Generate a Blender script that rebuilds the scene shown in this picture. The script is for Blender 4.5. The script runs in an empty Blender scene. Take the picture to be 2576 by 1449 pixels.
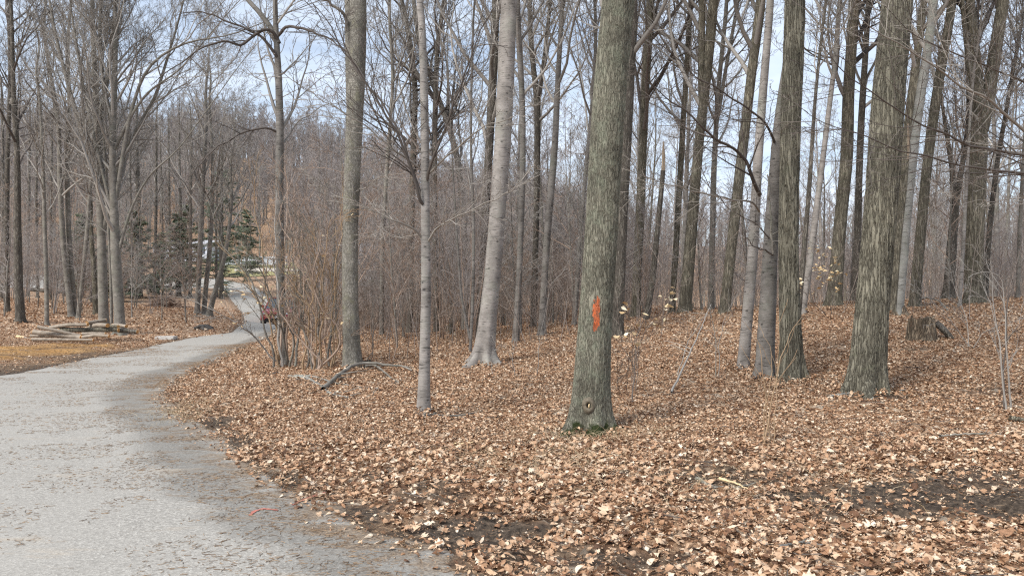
import bpy, math
import numpy as np
from mathutils import Vector, Matrix
# ------------------------------------------------------------------ camera, sky, sun, exposure
SC = bpy.context.scene
COL = SC.collection
CAMH, PITCH, F = 1.6, math.radians(0.67), 1910.0      # photo measured on a 2576 x 1449 grid, focal length 1910 on that grid
cam_d = bpy.data.cameras.new('camera'); cam = bpy.data.objects.new('camera', cam_d); COL.objects.link(cam)
cam.location = (0, 0, CAMH); cam.rotation_euler = (math.pi/2 + PITCH, 0, 0)
cam_d.sensor_width = 36; cam_d.lens = 36*F/2576; cam_d.clip_start = .05; cam_d.clip_end = 3000
SC.camera = cam
SUN = Vector((-.52, -.50, .70)).normalized()
sl = bpy.data.lights.new('sun', 'SUN'); sl.energy = 2.7; sl.angle = math.radians(20); sl.color = (1, .955, .88)
so = bpy.data.objects.new('sun', sl); COL.objects.link(so); so.rotation_euler = SUN.to_track_quat('Z', 'Y').to_euler(); so.location = (-20, -20, 30)
W = bpy.data.worlds.new('World'); SC.world = W; W.use_nodes = True
nt = W.node_tree; nt.nodes.clear()
def wn(t, **k):
    n = nt.nodes.new(t)
    for a, b in k.items(): setattr(n, a, b)
    return n
sky = wn('ShaderNodeTexSky', sky_type='NISHITA', sun_disc=False)
sky.sun_elevation = math.asin(SUN.z); sky.sun_rotation = math.atan2(SUN.x, SUN.y); sky.air_density = 1.0; sky.dust_density = .6; sky.ozone_density = 1.3
tc = wn('ShaderNodeTexCoord'); mp = wn('ShaderNodeMapping'); mp.inputs['Scale'].default_value = (1.1, 1.3, 5.5); mp.inputs['Rotation'].default_value = (.0, .12, .3)
no = wn('ShaderNodeTexNoise'); no.inputs['Scale'].default_value = 2.6; no.inputs['Detail'].default_value = 7; no.inputs['Roughness'].default_value = .56; no.inputs['Distortion'].default_value = .5
cr = wn('ShaderNodeValToRGB'); cr.color_ramp.elements[0].position = .33; cr.color_ramp.elements[0].color = (.38,)*3+(1,); cr.color_ramp.elements[1].position = .66; cr.color_ramp.elements[1].color = (.93,)*3+(1,)
mx = wn('ShaderNodeMix', data_type='RGBA'); mx.inputs['B'].default_value = (5.4, 6.0, 6.9, 1)
tint = wn('ShaderNodeMix', data_type='RGBA', blend_type='MULTIPLY'); tint.inputs['Factor'].default_value = 1; tint.inputs['B'].default_value = (.84, .86, .86, 1)
bg = wn('ShaderNodeBackground'); bg.inputs['Strength'].default_value = .12; wo = wn('ShaderNodeOutputWorld')
L = nt.links.new
L(tc.outputs['Generated'], mp.inputs['Vector']); L(mp.outputs[0], no.inputs['Vector']); L(no.outputs[0], cr.inputs[0])
L(cr.outputs[0], mx.inputs['Factor']); L(sky.outputs[0], tint.inputs['A']); L(tint.outputs['Result'], mx.inputs['A']); L(mx.outputs['Result'], bg.inputs[0]); L(bg.outputs[0], wo.inputs[0])
vs = SC.view_settings; vs.view_transform = 'Standard'; vs.look = 'None'; vs.gamma = 1; vs.use_curve_mapping = False; vs.exposure = .64
SC.cycles.use_denoising = False
SC.cycles.max_bounces = 4; SC.cycles.diffuse_bounces = 3; SC.cycles.glossy_bounces = 2; SC.cycles.transmission_bounces = 3; SC.cycles.transparent_max_bounces = 4
SC.cycles.filter_width = 1.2

# ------------------------------------------------------------------ projection and terrain
def P(u, v, D):
    a = (u-1288)/F; b = (724.5-v)/F
    k = D/(math.cos(PITCH) - b*math.sin(PITCH))
    return np.array([a*k, D, CAMH + (math.sin(PITCH) + b*math.cos(PITCH))*k])
CP = [(0,0,0),(-6,-6,0),(6,-6,0),(3,3,.02),(-3,3,0),(-8,3,0),(0,5.5,.02),(-2,7,.0),(-4,9.5,0),(-10,15,0),(-6.3,15,.0),(-15,8,0),(8,4,.05),(-20,15,.1),(14,8,.7),(20,15,1.6),
      (-9,27,0),(-14,45,-.1),(20,45,.6),(5,45,1.0),(30,70,-1),(5,70,1.5),(60,60,-1),(-60,40,2),(-60,90,5),(60,110,-1),(20,110,0),(-10,70,2.2),(-8,100,4),(-35,25,.5),
      (-30,-30,0),(40,-30,1),(90,20,1),(-90,10,2),(-90,150,22),(-60,130,14),(-40,120,9),(-20,130,9),(0,140,7),(40,150,4),
      (-150,190,37),(-110,190,36),(-75,185,36),(-50,185,32),(-25,185,25),(0,185,17),(40,185,13),(120,185,13),(200,150,8),(-200,100,25),(-250,300,34),(0,300,16),(250,300,14),(-250,-100,5),(250,-100,5)]
for t in [(1482,1095,8.7),(2175,1003,10.5),(1995,968,11.5),(2320,858,14),(1215,925,14),(887,940,14),(1068,1057,9.5),(710,930,15.5),(1298,853,20),(1362,842,20),(1725,788,20),(2110,764,23),
          (2576,754,24),(2400,752,24),(2250,759,24),(2000,780,22),(1600,806,22),(1450,820,22),(1120,838,26),(900,850,24),(262,829,30),(230,866,26.3),(118,822,30),(185,802,34),(500,793,40),(640,862,27),
          (600,715,80),(640,750,62),(570,700,88),(450,712,84),(20,738,62),(620,682,96),(480,668,102),(52,810,30),(2560,1040,9),(640,800,46),(200,770,45),(350,760,52),(2576,1300,5.7),(1925,1125,8.0),(400,1012,11.3)]:
    CP.append(tuple(P(*t)))
CP = np.array(CP, float)
def _phi(a, b):
    d2 = ((a[:, None, :]-b[None, :, :])**2).sum(-1)
    return .5*d2*np.log(d2+1e-9)
_n = len(CP); _A = np.zeros((_n+3, _n+3)); xy = CP[:, :2]
_A[:_n, :_n] = _phi(xy, xy) + np.eye(_n)*1.5
_A[:_n, _n] = 1; _A[:_n, _n+1:] = xy; _A[_n, :_n] = 1; _A[_n+1:, :_n] = xy.T
_w = np.linalg.solve(_A, np.r_[CP[:, 2], 0, 0, 0])
def base_h(x, y):
    q = np.stack([np.ravel(x), np.ravel(y)], 1).astype(float); o = np.empty(len(q))
    for i in range(0, len(q), 40000):
        s = q[i:i+40000]; o[i:i+40000] = _phi(s, xy) @ _w[:_n] + _w[_n] + s @ _w[_n+1:]
    return o.reshape(np.shape(x))
def hash2(i, j, s):
    v = np.sin(i*127.1 + j*311.7 + s*74.7)*43758.5453
    return v - np.floor(v)
def vnoise(x, y, s=0):
    i = np.floor(x); j = np.floor(y); fx = x-i; fy = y-j; fx = fx*fx*(3-2*fx); fy = fy*fy*(3-2*fy)
    a = hash2(i, j, s); b = hash2(i+1, j, s); c = hash2(i, j+1, s); d = hash2(i+1, j+1, s)
    return (a*(1-fx)+b*fx)*(1-fy) + (c*(1-fx)+d*fx)*fy
def ground_pt(u, v):
    """walk the pixel ray to the smooth terrain"""
    D = np.geomspace(2.5, 250, 700); a = (u-1288)/F; b = (724.5-v)/F; k = D/(math.cos(PITCH)-b*math.sin(PITCH))
    x = a*k; z = CAMH + (math.sin(PITCH)+b*math.cos(PITCH))*k; h = base_h(x, D)
    w = np.where(z <= h)[0]
    i = w[0] if len(w) else len(D)-1
    if i and len(w):
        g0 = z[i-1]-h[i-1]; g1 = h[i]-z[i]; t = g0/(g0+g1+1e-9); return np.array([x[i-1]+(x[i]-x[i-1])*t, D[i-1]+(D[i]-D[i-1])*t])
    return np.array([x[i], D[i]])
# road edges, world metres
RE = [(9, -12), (4.2, -2), (1.9, 1.5)] + [tuple(ground_pt(*p)) for p in [(1250,1449),(1040,1375),(830,1290),(650,1180),(520,1085),(400,1012),(440,950),(550,905)]] + \
     [tuple(P(u, v, D)[:2]) for u, v, D in [(648,860,27),(712,838,35),(745,815,45),(728,775,55),(672,735,66),(635,712,78),(560,697,88),(400,700,90),(200,708,88),(-100,715,84)]]
LE = [(-16, -12), (-15, -2), (-14.5, 4), (-14.2, 9), (-13.4, 13.2)] + [tuple(ground_pt(*p)) for p in [(0,948),(200,905),(385,868),(500,845)]] + \
     [tuple(P(u, v, D)[:2]) for u, v, D in [(572,826,30),(612,815,38),(612,795,47),(590,760,55),(575,735,63),(568,718,72),(520,716,76),(400,716,76),(200,724,74),(-100,730,70)]]
def resample(pts, n):
    p = np.array(pts, float); d = np.r_[0, np.cumsum(np.hypot(*np.diff(p, axis=0).T))]; t = np.linspace(0, d[-1], n)
    q = np.stack([np.interp(t, d, p[:, k]) for k in (0, 1)], 1)
    return q
def smooth(q, k):
    ker = np.hanning(k+2)[1:-1]; ker /= ker.sum(); pad = k//2
    qq = np.vstack([np.repeat(q[:1], pad, 0), q, np.repeat(q[-1:], pad, 0)])
    return np.stack([np.convolve(qq[:, i], ker, 'valid') for i in range(q.shape[1])], 1)
NR = 700
RE_ = smooth(resample(RE, NR), 21); LE_ = smooth(resample(LE, NR), 21)
ROADPOLY = np.vstack([RE_, LE_[::-1]])
def seg_dist(x, y, line):
    x = np.ravel(x); y = np.ravel(y); o = np.full(len(x), 1e9)
    ln = line[::4]
    for i in range(0, len(x), 20000):
        q = np.stack([x[i:i+20000], y[i:i+20000]], 1)
        a = ln[:-1][None]; b = ln[1:][None]; ab = b-a; t = ((q[:, None]-a)*ab).sum(-1)/((ab**2).sum(-1)+1e-9); t = np.clip(t, 0, 1)
        o[i:i+20000] = np.sqrt((((a+ab*t[..., None])-q[:, None])**2).sum(-1).min(1))
    return o
def in_road(x, y):
    sh = np.shape(x); x = np.ravel(x); y = np.ravel(y); c = np.zeros(len(x), bool); p = ROADPOLY[::3]; q = np.roll(p, -1, 0)
    for (x0, y0), (x1, y1) in zip(p, q):
        m = ((y0 > y) != (y1 > y))
        c ^= m & (x < (x1-x0)*(y-y0)/((y1-y0)+1e-12)+x0)
    return c.reshape(sh)
def road_sd(x, y):
    d = seg_dist(x, y, ROADPOLY); return np.where(np.ravel(in_road(x, y)), -d, d).reshape(np.shape(x))
# bare mud patches (world) from pixels
def ell(u, v, ru, rv, s=1.0): c = ground_pt(u, v); e = ground_pt(u+ru, v); g = ground_pt(u, v-rv); return (c[0], c[1], abs(e[0]-c[0]), abs(g[1]-c[1]), s)
MUD = [ell(*a) for a in [(1210,1350,190,40,1.),(1060,1275,110,26,.8),(1520,1420,190,34,.85),(520,1075,70,22,.9),(1850,1215,230,22,.85),(2300,1285,400,44,1.),(2500,1230,260,40,.85),(1820,1185,80,16,.5),
       (2180,1012,120,16,.8),(1480,1100,80,16,.3),(960,1215,70,20,.6),(2480,990,100,18,.5),(2300,885,50,8,.6),(900,1300,80,24,.8),(330,893,210,10,.7),(60,930,160,14,.75),(560,1130,70,30,.7),(700,1215,60,20,.6)]]
def mud(x, y):
    m = np.zeros(np.shape(x))
    for cx, cy, rx, ry, s in MUD:
        d = np.sqrt(((x-cx)/rx)**2+((y-cy)/ry)**2) + .55*(vnoise(x*3.1, y*3.1, 5)-.5) + .5*(vnoise(x*9, y*9, 6)-.5)
        m = np.maximum(m, s*np.clip((1.25-d)*2.2, 0, 1))
    return m
SAND = [ell(60,888,190,24),ell(-150,900,260,36),ell(210,872,90,8)]
def sandm(x, y):
    m = np.zeros(np.shape(x))
    for cx, cy, rx, ry, s in SAND:
        d = np.sqrt(((x-cx)/rx)**2+((y-cy)/max(ry, .5))**2) + .5*(vnoise(x*1.5, y*1.5, 8)-.5)
        m = np.maximum(m, np.clip((1.15-d)*3, 0, 1))
    return m
def full_h(x, y, sd=None):
    x = np.asarray(x, float); y = np.asarray(y, float)
    if sd is None: sd = road_sd(x, y)
    r = np.hypot(x, y); z = base_h(x, y)
    off = np.clip(sd/.5, 0, 1); near = np.clip(1-(r-10)/30, 0, 1)
    z = z + off*near*(.07*(vnoise(x*1.3, y*1.3, 1)-.5) + .05*(vnoise(x*3.1, y*3.1, 2)-.5))
    mm = mud(x, y)*off*np.clip(1-(r-7)/10, 0, 1); z = z + off*np.clip(1-(r-12)/8, 0, 1)*(.05*(vnoise(x*2.1+9, y*4.3, 14)-.5)+.035*(vnoise(x*6.3, y*9, 15)-.5))
    z = z + mm*(.10*(vnoise(x*5, y*5, 3)-.5)+.08*(vnoise(x*10.5, y*10.5, 4)-.5))
    z = z + .05*np.clip(sd/.8, 0, 1)*near
    z = z + .5*np.clip((r-25)/40, 0, 1)*np.clip(sd/4, 0, 1)*(vnoise(x*.12, y*.12, 9)-.5)
    z = z + sandm(x, y)*off*.16*(vnoise(x*.9, y*2.2, 12)-.2)
    return z - .05*np.clip(-(sd+.12)/.3, 0, 1)

# ------------------------------------------------------------------ helpers
def tag(o, label=None, cat=None, group=None, kind=None):
    if label: o['label'] = label
    if cat: o['category'] = cat
    if group: o['group'] = group
    if kind: o['kind'] = kind
    return o
def mesh_np(name, V, Q=None, T=None, mat=None, smoothf=True, mids=None):
    me = bpy.data.meshes.new(name)
    nq = 0 if Q is None else len(Q); ntr = 0 if T is None else len(T)
    me.vertices.add(len(V)); me.vertices.foreach_set('co', np.asarray(V, np.float32).ravel())
    li = []
    if nq: li.append(np.asarray(Q, np.int32).ravel())
    if ntr: li.append(np.asarray(T, np.int32).ravel())
    li = np.concatenate(li); me.loops.add(len(li)); me.loops.foreach_set('vertex_index', li)
    me.polygons.add(nq+ntr)
    ls = np.r_[np.arange(nq)*4, nq*4+np.arange(ntr)*3].astype(np.int32); me.polygons.foreach_set('loop_start', ls)
    if mids is not None: me.polygons.foreach_set('material_index', np.asarray(mids, np.int32))
    me.update(calc_edges=True); me.validate()
    me.polygons.foreach_set('use_smooth', np.full(len(me.polygons), smoothf))
    if mat is not None:
        for m in (mat if isinstance(mat, (list, tuple)) else [mat]): me.materials.append(m)
    return me
def link(name, me, parent=None, loc=(0, 0, 0), rz=0):
    o = bpy.data.objects.new(name, me); COL.objects.link(o); o.location = loc; o.rotation_euler = (0, 0, rz)
    if parent: o.parent = parent
    return o
def empty(name, loc, rz=0):
    o = bpy.data.objects.new(name, None); COL.objects.link(o); o.location = loc; o.rotation_euler = (0, 0, rz); o.empty_display_size = .2; return o
def nrm(a): return a/(np.linalg.norm(a, axis=-1, keepdims=True)+1e-12)
def tubes(Pl, R, sides, rmul=None):
    """(K,n,3) polylines with (K,n) radii -> vertices and quads"""
    K, n, _ = Pl.shape
    T = np.empty_like(Pl); T[:, 1:-1] = Pl[:, 2:]-Pl[:, :-2]; T[:, 0] = Pl[:, 1]-Pl[:, 0]; T[:, -1] = Pl[:, -1]-Pl[:, -2]; T = nrm(T)
    m = nrm(Pl[:, -1]-Pl[:, 0]); ref = np.where(np.abs(m[:, 2:3]) > .75, np.array([[1., 0, 0]]), np.array([[0, 0, 1.]]))
    U = nrm(np.cross(np.cross(m, ref), m))[:, None, :]
    U = nrm(U-(U*T).sum(-1, keepdims=True)*T); Vv = np.cross(T, U)
    a = np.arange(sides)*2*math.pi/sides; c = np.cos(a); s = np.sin(a)
    rr = R[:, :, None]*np.ones(sides) if rmul is None else R[:, :, None]*rmul
    V = Pl[:, :, None, :] + rr[..., None]*(U[:, :, None, :]*c[:, None] + Vv[:, :, None, :]*s[:, None])
    idx = np.arange(K*n*sides).reshape(K, n, sides); A = idx[:, :-1]; B = idx[:, 1:]
    Q = np.stack([A, np.roll(A, -1, 2), np.roll(B, -1, 2), B], -1).reshape(-1, 4)
    return V.reshape(-1, 3), Q
def merge(parts):
    Vs, Qs, o = [], [], 0
    for v, q in parts: Vs.append(v); Qs.append(q+o); o += len(v)
    return np.vstack(Vs), np.vstack(Qs)
def level(Pl, R, m, t0, t1, ang, lenf, n, rng, rf=.6, trop=.05, wob=.12, tip=.0015, short=.5, rcap=None, flat=0, absl=None):
    """m children on each parent polyline"""
    K, N, _ = Pl.shape; idx = np.repeat(np.arange(K), m); M = K*m
    t = t0+(t1-t0)*((np.tile(np.arange(m), K)+rng.random(M))/m); f = t*(N-1); i = np.minimum(f.astype(int), N-2); w = (f-i)[:, None]
    a = Pl[idx, i]; b = Pl[idx, i+1]; pos = a*(1-w)+b*w; tan = nrm(b-a); rad = R[idx, i]*(1-w[:, 0])+R[idx, i+1]*w[:, 0]
    pl = np.linalg.norm(np.diff(Pl, axis=1), axis=-1).sum(1)[idx] if absl is None else np.full(M, absl)
    ln = pl*lenf*(1-short*(t-t0)/(t1-t0))*rng.uniform(.55, 1.25, M)
    rv = rng.normal(size=(M, 3)); rv[:, 2] *= (1-flat); perp = nrm(np.cross(np.cross(tan, rv), tan))
    if flat: perp[:, 2] *= (1-flat); perp = nrm(perp)
    an = ang*rng.uniform(.7, 1.3, M)[:, None]; d = nrm(tan*np.cos(an)+perp*np.sin(an))
    out = np.empty((M, n, 3)); out[:, 0] = pos; st = (ln/(n-1))[:, None]; up = np.array([0, 0, 1.])
    for k in range(1, n):
        d = nrm(d+trop*up+rng.normal(size=(M, 3))*wob); out[:, k] = out[:, k-1]+d*st
    r0 = np.minimum(rad*rf, ln*.022+.001)
    if rcap: r0 = np.minimum(r0, rcap)
    r0 = np.maximum(r0, tip*1.15)
    return out, r0[:, None]*(1-np.linspace(0, 1, n)**.8)+tip*np.linspace(0, 1, n)**.8
def poly(pts, n):
    p = np.array(pts, float); d = np.r_[0, np.cumsum(np.linalg.norm(np.diff(p, axis=0), axis=1))]; t = np.linspace(0, d[-1], n)
    return np.stack([np.interp(t, d, p[:, k]) for k in range(p.shape[1])], 1)

# ------------------------------------------------------------------ materials
def material(name):
    m = bpy.data.materials.new(name); m.use_nodes = True; t = m.node_tree; b = t.nodes['Principled BSDF']; b.inputs['Specular IOR Level'].default_value = .2
    def N(ty, **k):
        n = t.nodes.new(ty)
        for a, c in k.items():
            if a.startswith('i_'): n.inputs[a[2:].replace('_', ' ')].default_value = c
            else: setattr(n, a, c)
        return n
    return m, t, b, N, t.links.new
def ramp(N, stops, interp='LINEAR'):
    r = N('ShaderNodeValToRGB'); e = r.color_ramp.elements; r.color_ramp.interpolation = interp
    while len(e) < len(stops): e.new(.5)
    for s, (p, c) in zip(e, stops): s.position = p; s.color = (c, c, c, 1) if isinstance(c, (int, float)) else (*c, 1)
    return r
def simple(name, col, rough=.7, metal=0, spec=.3, var=.15, scale=8):
    m, t, b, N, K = material(name); b.inputs['Roughness'].default_value = rough; b.inputs['Metallic'].default_value = metal; b.inputs['Specular IOR Level'].default_value = spec
    tc = N('ShaderNodeTexCoord'); n = N('ShaderNodeTexNoise', i_Scale=scale, i_Detail=5.0); K(tc.outputs['Object'], n.inputs['Vector'])
    r = ramp(N, [(.3, tuple(c*(1-var) for c in col)), (.7, tuple(min(1, c*(1+var)) for c in col))]); K(n.outputs[0], r.inputs[0]); K(r.outputs[0], b.inputs['Base Color'])
    return m
def bark(name, dark, light, moss=None, mossamt=.5, sc=20, disp=.012, hires=False, mark=None, basemoss=False, zs=.2, furrow=.10):
    m, t, b, N, K = material(name); b.inputs['Roughness'].default_value = .9
    tc = N('ShaderNodeTexCoord'); mp = N('ShaderNodeMapping'); mp.inputs['Scale'].default_value = (1, 1, zs); K(tc.outputs['Object'], mp.inputs['Vector'])
    def rid(scale, off, k, dist):
        mo = N('ShaderNodeMapping'); mo.inputs['Location'].default_value = (off, off*1.7, off*.6); mo.inputs['Scale'].default_value = (1, 1, zs); K(tc.outputs['Object'], mo.inputs['Vector'])
        n = N('ShaderNodeTexNoise', i_Scale=float(scale), i_Detail=2.5, i_Roughness=.55, i_Distortion=dist); K(mo.outputs[0], n.inputs['Vector'])
        q = N('ShaderNodeMath', operation='SUBTRACT'); q.inputs[1].default_value = .5; K(n.outputs[0], q.inputs[0]); w = N('ShaderNodeMath', operation='ABSOLUTE'); K(q.outputs[0], w.inputs[0]); e = N('ShaderNodeMath', operation='MULTIPLY'); e.inputs[1].default_value = k; K(w.outputs[0], e.inputs[0]); return e.outputs[0]
    mn = N('ShaderNodeMath', operation='SMOOTH_MIN'); mn.inputs[2].default_value = .12; K(rid(sc*.62, 0, 7., .35), mn.inputs[0]); K(rid(sc*.9, 5.3, 8., .5), mn.inputs[1])
    mv = N('ShaderNodeMapping'); mv.inputs['Scale'].default_value = (1, 1, zs*3.2); K(tc.outputs['Object'], mv.inputs['Vector'])
    v = N('ShaderNodeTexVoronoi', feature='DISTANCE_TO_EDGE', i_Scale=float(sc)*.8); K(mv.outputs[0], v.inputs['Vector']); vk = N('ShaderNodeMath', operation='MULTIPLY'); vk.inputs[1].default_value = 9.; K(v.outputs['Distance'], vk.inputs[0])
    va = N('ShaderNodeMath', operation='ADD', use_clamp=True); va.inputs[1].default_value = .55; K(vk.outputs[0], va.inputs[0])
    mz = N('ShaderNodeMath', operation='MULTIPLY'); K(mn.outputs[0], mz.inputs[0]); K(va.outputs[0], mz.inputs[1])
    rg = ramp(N, [(0, 0.), (furrow*2.6, .62), (.62, 1.)]); K(mz.outputs[0], rg.inputs[0])
    n2 = N('ShaderNodeTexNoise', i_Scale=45.0, i_Detail=6.0, i_Roughness=.7); mp2 = N('ShaderNodeMapping'); mp2.inputs['Scale'].default_value = (1, 1, .45); K(tc.outputs['Object'], mp2.inputs['Vector']); K(mp2.outputs[0], n2.inputs['Vector'])
    h = N('ShaderNodeMath', operation='MULTIPLY_ADD'); h.inputs[1].default_value = .55; K(n2.outputs[0], h.inputs[0]); K(rg.outputs[0], h.inputs[2])
    mid = tuple((a*.45+c*.55) for a, c in zip(dark, light))
    cr = ramp(N, [(.15, dark), (.75, mid), (1.25/1.55, light)]);
    sc_ = N('ShaderNodeMath', operation='MULTIPLY'); sc_.inputs[1].default_value = 1/1.45; K(h.outputs[0], sc_.inputs[0]); K(sc_.outputs[0], cr.inputs[0])
    col = cr.outputs[0]
    nb = N('ShaderNodeTexNoise', i_Scale=2.3, i_Detail=4.0); K(tc.outputs['Object'], nb.inputs['Vector'])
    rb = ramp(N, [(.35, .72), (.65, 1.2)]); K(nb.outputs[0], rb.inputs[0])
    mm = N('ShaderNodeMix', data_type='RGBA', blend_type='MULTIPLY'); mm.inputs['Factor'].default_value = 1; K(col, mm.inputs['A']); K(rb.outputs[0], mm.inputs['B']); col = mm.outputs['Result']
    if moss:
        n3 = N('ShaderNodeTexNoise', i_Scale=5.0, i_Detail=8.0, i_Roughness=.75); K(tc.outputs['Object'], n3.inputs['Vector'])
        rr = ramp(N, [(.62-.25*mossamt, 0.), (.72-.1*mossamt, 1.)]); K(n3.outputs[0], rr.inputs[0])
        ml = N('ShaderNodeMath', operation='MULTIPLY'); ml.inputs[1].default_value = .4+.45*mossamt; K(rr.outputs[0], ml.inputs[0])
        mi = N('ShaderNodeMix', data_type='RGBA'); K(ml.outputs[0], mi.inputs['Factor']); K(col, mi.inputs['A']); mi.inputs['B'].default_value = (*moss, 1); col = mi.outputs['Result']
    sp = N('ShaderNodeSeparateXYZ'); K(tc.outputs['Object'], sp.inputs[0])
    if basemoss:
        mr = N('ShaderNodeMapRange'); mr.inputs['From Min'].default_value = .28; mr.inputs['From Max'].default_value = .0; K(sp.outputs['Z'], mr.inputs['Value'])
        nn = N('ShaderNodeTexNoise', i_Scale=9.0, i_Detail=5.0); K(tc.outputs['Object'], nn.inputs['Vector'])
        a = N('ShaderNodeMath', operation='MULTIPLY'); K(mr.outputs[0], a.inputs[0]); K(nn.outputs[0], a.inputs[1]); r2 = ramp(N, [(.28, 0.), (.36, 1.)]); K(a.outputs[0], r2.inputs[0])
        mi = N('ShaderNodeMix', data_type='RGBA'); K(r2.outputs[0], mi.inputs['Factor']); K(col, mi.inputs['A']); mi.inputs['B'].default_value = (.035, .045, .016, 1); col = mi.outputs['Result']
    if mark:                                        # a dab of marking paint soaked into the bark: (x0, x1, z0, z1) on the side with y < 0
        x0, x1, z0, z1 = mark
        nn = N('ShaderNodeTexNoise', i_Scale=28.0, i_Detail=4.0, i_Roughness=.7); mq = N('ShaderNodeMapping'); mq.inputs['Scale'].default_value = (1, 1, .35); K(tc.outputs['Object'], mq.inputs['Vector']); K(mq.outputs[0], nn.inputs['Vector'])
        def M(op, a, bb, c=None):
            n = N('ShaderNodeMath', operation=op)
            for i, q in enumerate((a, bb, c)):
                if q is None: continue
                if isinstance(q, (int, float)): n.inputs[i].default_value = q
                else: K(q, n.inputs[i])
            return n.outputs[0]
        lean = M('MULTIPLY_ADD', sp.outputs['Z'], -.06, sp.outputs['X'])
        dx = M('DIVIDE', M('ABSOLUTE', M('SUBTRACT', lean, (x0+x1)/2), 0), (x1-x0)/2); dz = M('DIVIDE', M('ABSOLUTE', M('SUBTRACT', sp.outputs['Z'], (z0+z1)/2), 0), (z1-z0)/2)
        d = M('ADD', M('POWER', dx, 2.0), M('POWER', dz, 3.0)); d = M('MULTIPLY_ADD', M('SUBTRACT', nn.outputs[0], .5), 4.8, d)
        k = M('MULTIPLY', M('LESS_THAN', d, .85), M('LESS_THAN', sp.outputs['Y'], 0.0)); k = M('MULTIPLY', k, M('MULTIPLY_ADD', rg.outputs[0], .75, .2))
        mi = N('ShaderNodeMix', data_type='RGBA'); K(k, mi.inputs['Factor']); K(col, mi.inputs['A']); mi.inputs['B'].default_value = (.60, .125, .035, 1); col = mi.outputs['Result']
    K(col, b.inputs['Base Color'])
    if hires:
        dn = N('ShaderNodeDisplacement'); dn.inputs['Scale'].default_value = disp; dn.inputs['Midlevel'].default_value = .9; K(h.outputs[0], dn.inputs['Height']); K(dn.outputs[0], t.nodes['Material Output'].inputs['Displacement']); m.displacement_method = 'BOTH'
    else:
        bp = N('ShaderNodeBump'); bp.inputs['Distance'].default_value = disp; bp.inputs['Strength'].default_value = .9; K(h.outputs[0], bp.inputs['Height']); K(bp.outputs[0], b.inputs['Normal'])
    return m
def beech(name, dark, light, patch=(.30, .30, .25), eyes=True, warm=None):
    m, t, b, N, K = material(name); b.inputs['Roughness'].default_value = .75
    tc = N('ShaderNodeTexCoord')
    n1 = N('ShaderNodeTexNoise', i_Scale=4.5, i_Detail=7.0, i_Roughness=.62); K(tc.outputs['Object'], n1.inputs['Vector'])
    c1 = ramp(N, [(.34, dark), (.5, tuple((a+c)/2 for a, c in zip(dark, light))), (.64, light)]); K(n1.outputs[0], c1.inputs[0])
    mp = N('ShaderNodeMapping'); mp.inputs['Scale'].default_value = (1, 1, 7); K(tc.outputs['Object'], mp.inputs['Vector'])
    n2 = N('ShaderNodeTexNoise', i_Scale=7.0, i_Detail=5.0, i_Roughness=.6, i_Distortion=.6); K(mp.outputs[0], n2.inputs['Vector'])
    c2 = ramp(N, [(.33, .22), (.43, 1.), (.7, 1.12)]); K(n2.outputs[0], c2.inputs[0])
    mu = N('ShaderNodeMix', data_type='RGBA', blend_type='MULTIPLY'); mu.inputs['Factor'].default_value = .85; K(c1.outputs[0], mu.inputs['A']); K(c2.outputs[0], mu.inputs['B'])
    n3 = N('ShaderNodeTexNoise', i_Scale=2.0, i_Detail=6.0, i_Roughness=.7); K(tc.outputs['Object'], n3.inputs['Vector'])
    c3 = ramp(N, [(.5, 0.), (.66, .55)]); K(n3.outputs[0], c3.inputs[0])
    mi = N('ShaderNodeMix', data_type='RGBA'); K(c3.outputs[0], mi.inputs['Factor']); K(mu.outputs['Result'], mi.inputs['A']); mi.inputs['B'].default_value = (*patch, 1); col = mi.outputs['Result']
    if eyes:
        mv = N('ShaderNodeMapping'); mv.inputs['Scale'].default_value = (1, 1, 1.8); K(tc.outputs['Object'], mv.inputs['Vector'])
        v = N('ShaderNodeTexVoronoi', i_Scale=5.5); K(mv.outputs[0], v.inputs['Vector']); nn = N('ShaderNodeTexNoise', i_Scale=20.0, i_Detail=3.0); K(tc.outputs['Object'], nn.inputs['Vector'])
        ad = N('ShaderNodeMath', operation='MULTIPLY_ADD'); ad.inputs[1].default_value = .16; K(nn.outputs[0], ad.inputs[0]); K(v.outputs['Distance'], ad.inputs[2])
        c4 = ramp(N, [(.17, .16), (.25, 1.)]); K(ad.outputs[0], c4.inputs[0])
        m4 = N('ShaderNodeMix', data_type='RGBA', blend_type='MULTIPLY'); m4.inputs['Factor'].default_value = .8; K(col, m4.inputs['A']); K(c4.outputs[0], m4.inputs['B']); col = m4.outputs['Result']
    K(col, b.inputs['Base Color'])
    bp = N('ShaderNodeBump'); bp.inputs['Distance'].default_value = .010; bp.inputs['Strength'].default_value = .8; K(n2.outputs[0], bp.inputs['Height']); K(bp.outputs[0], b.inputs['Normal'])
    return m
def twigmat(name, a, c):
    m, t, b, N, K = material(name); b.inputs['Roughness'].default_value = .7
    g = N('ShaderNodeNewGeometry'); r = ramp(N, [(0, a), (1, c)]); K(g.outputs['Random Per Island'], r.inputs[0]); K(r.outputs[0], b.inputs['Base Color']); return m
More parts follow.
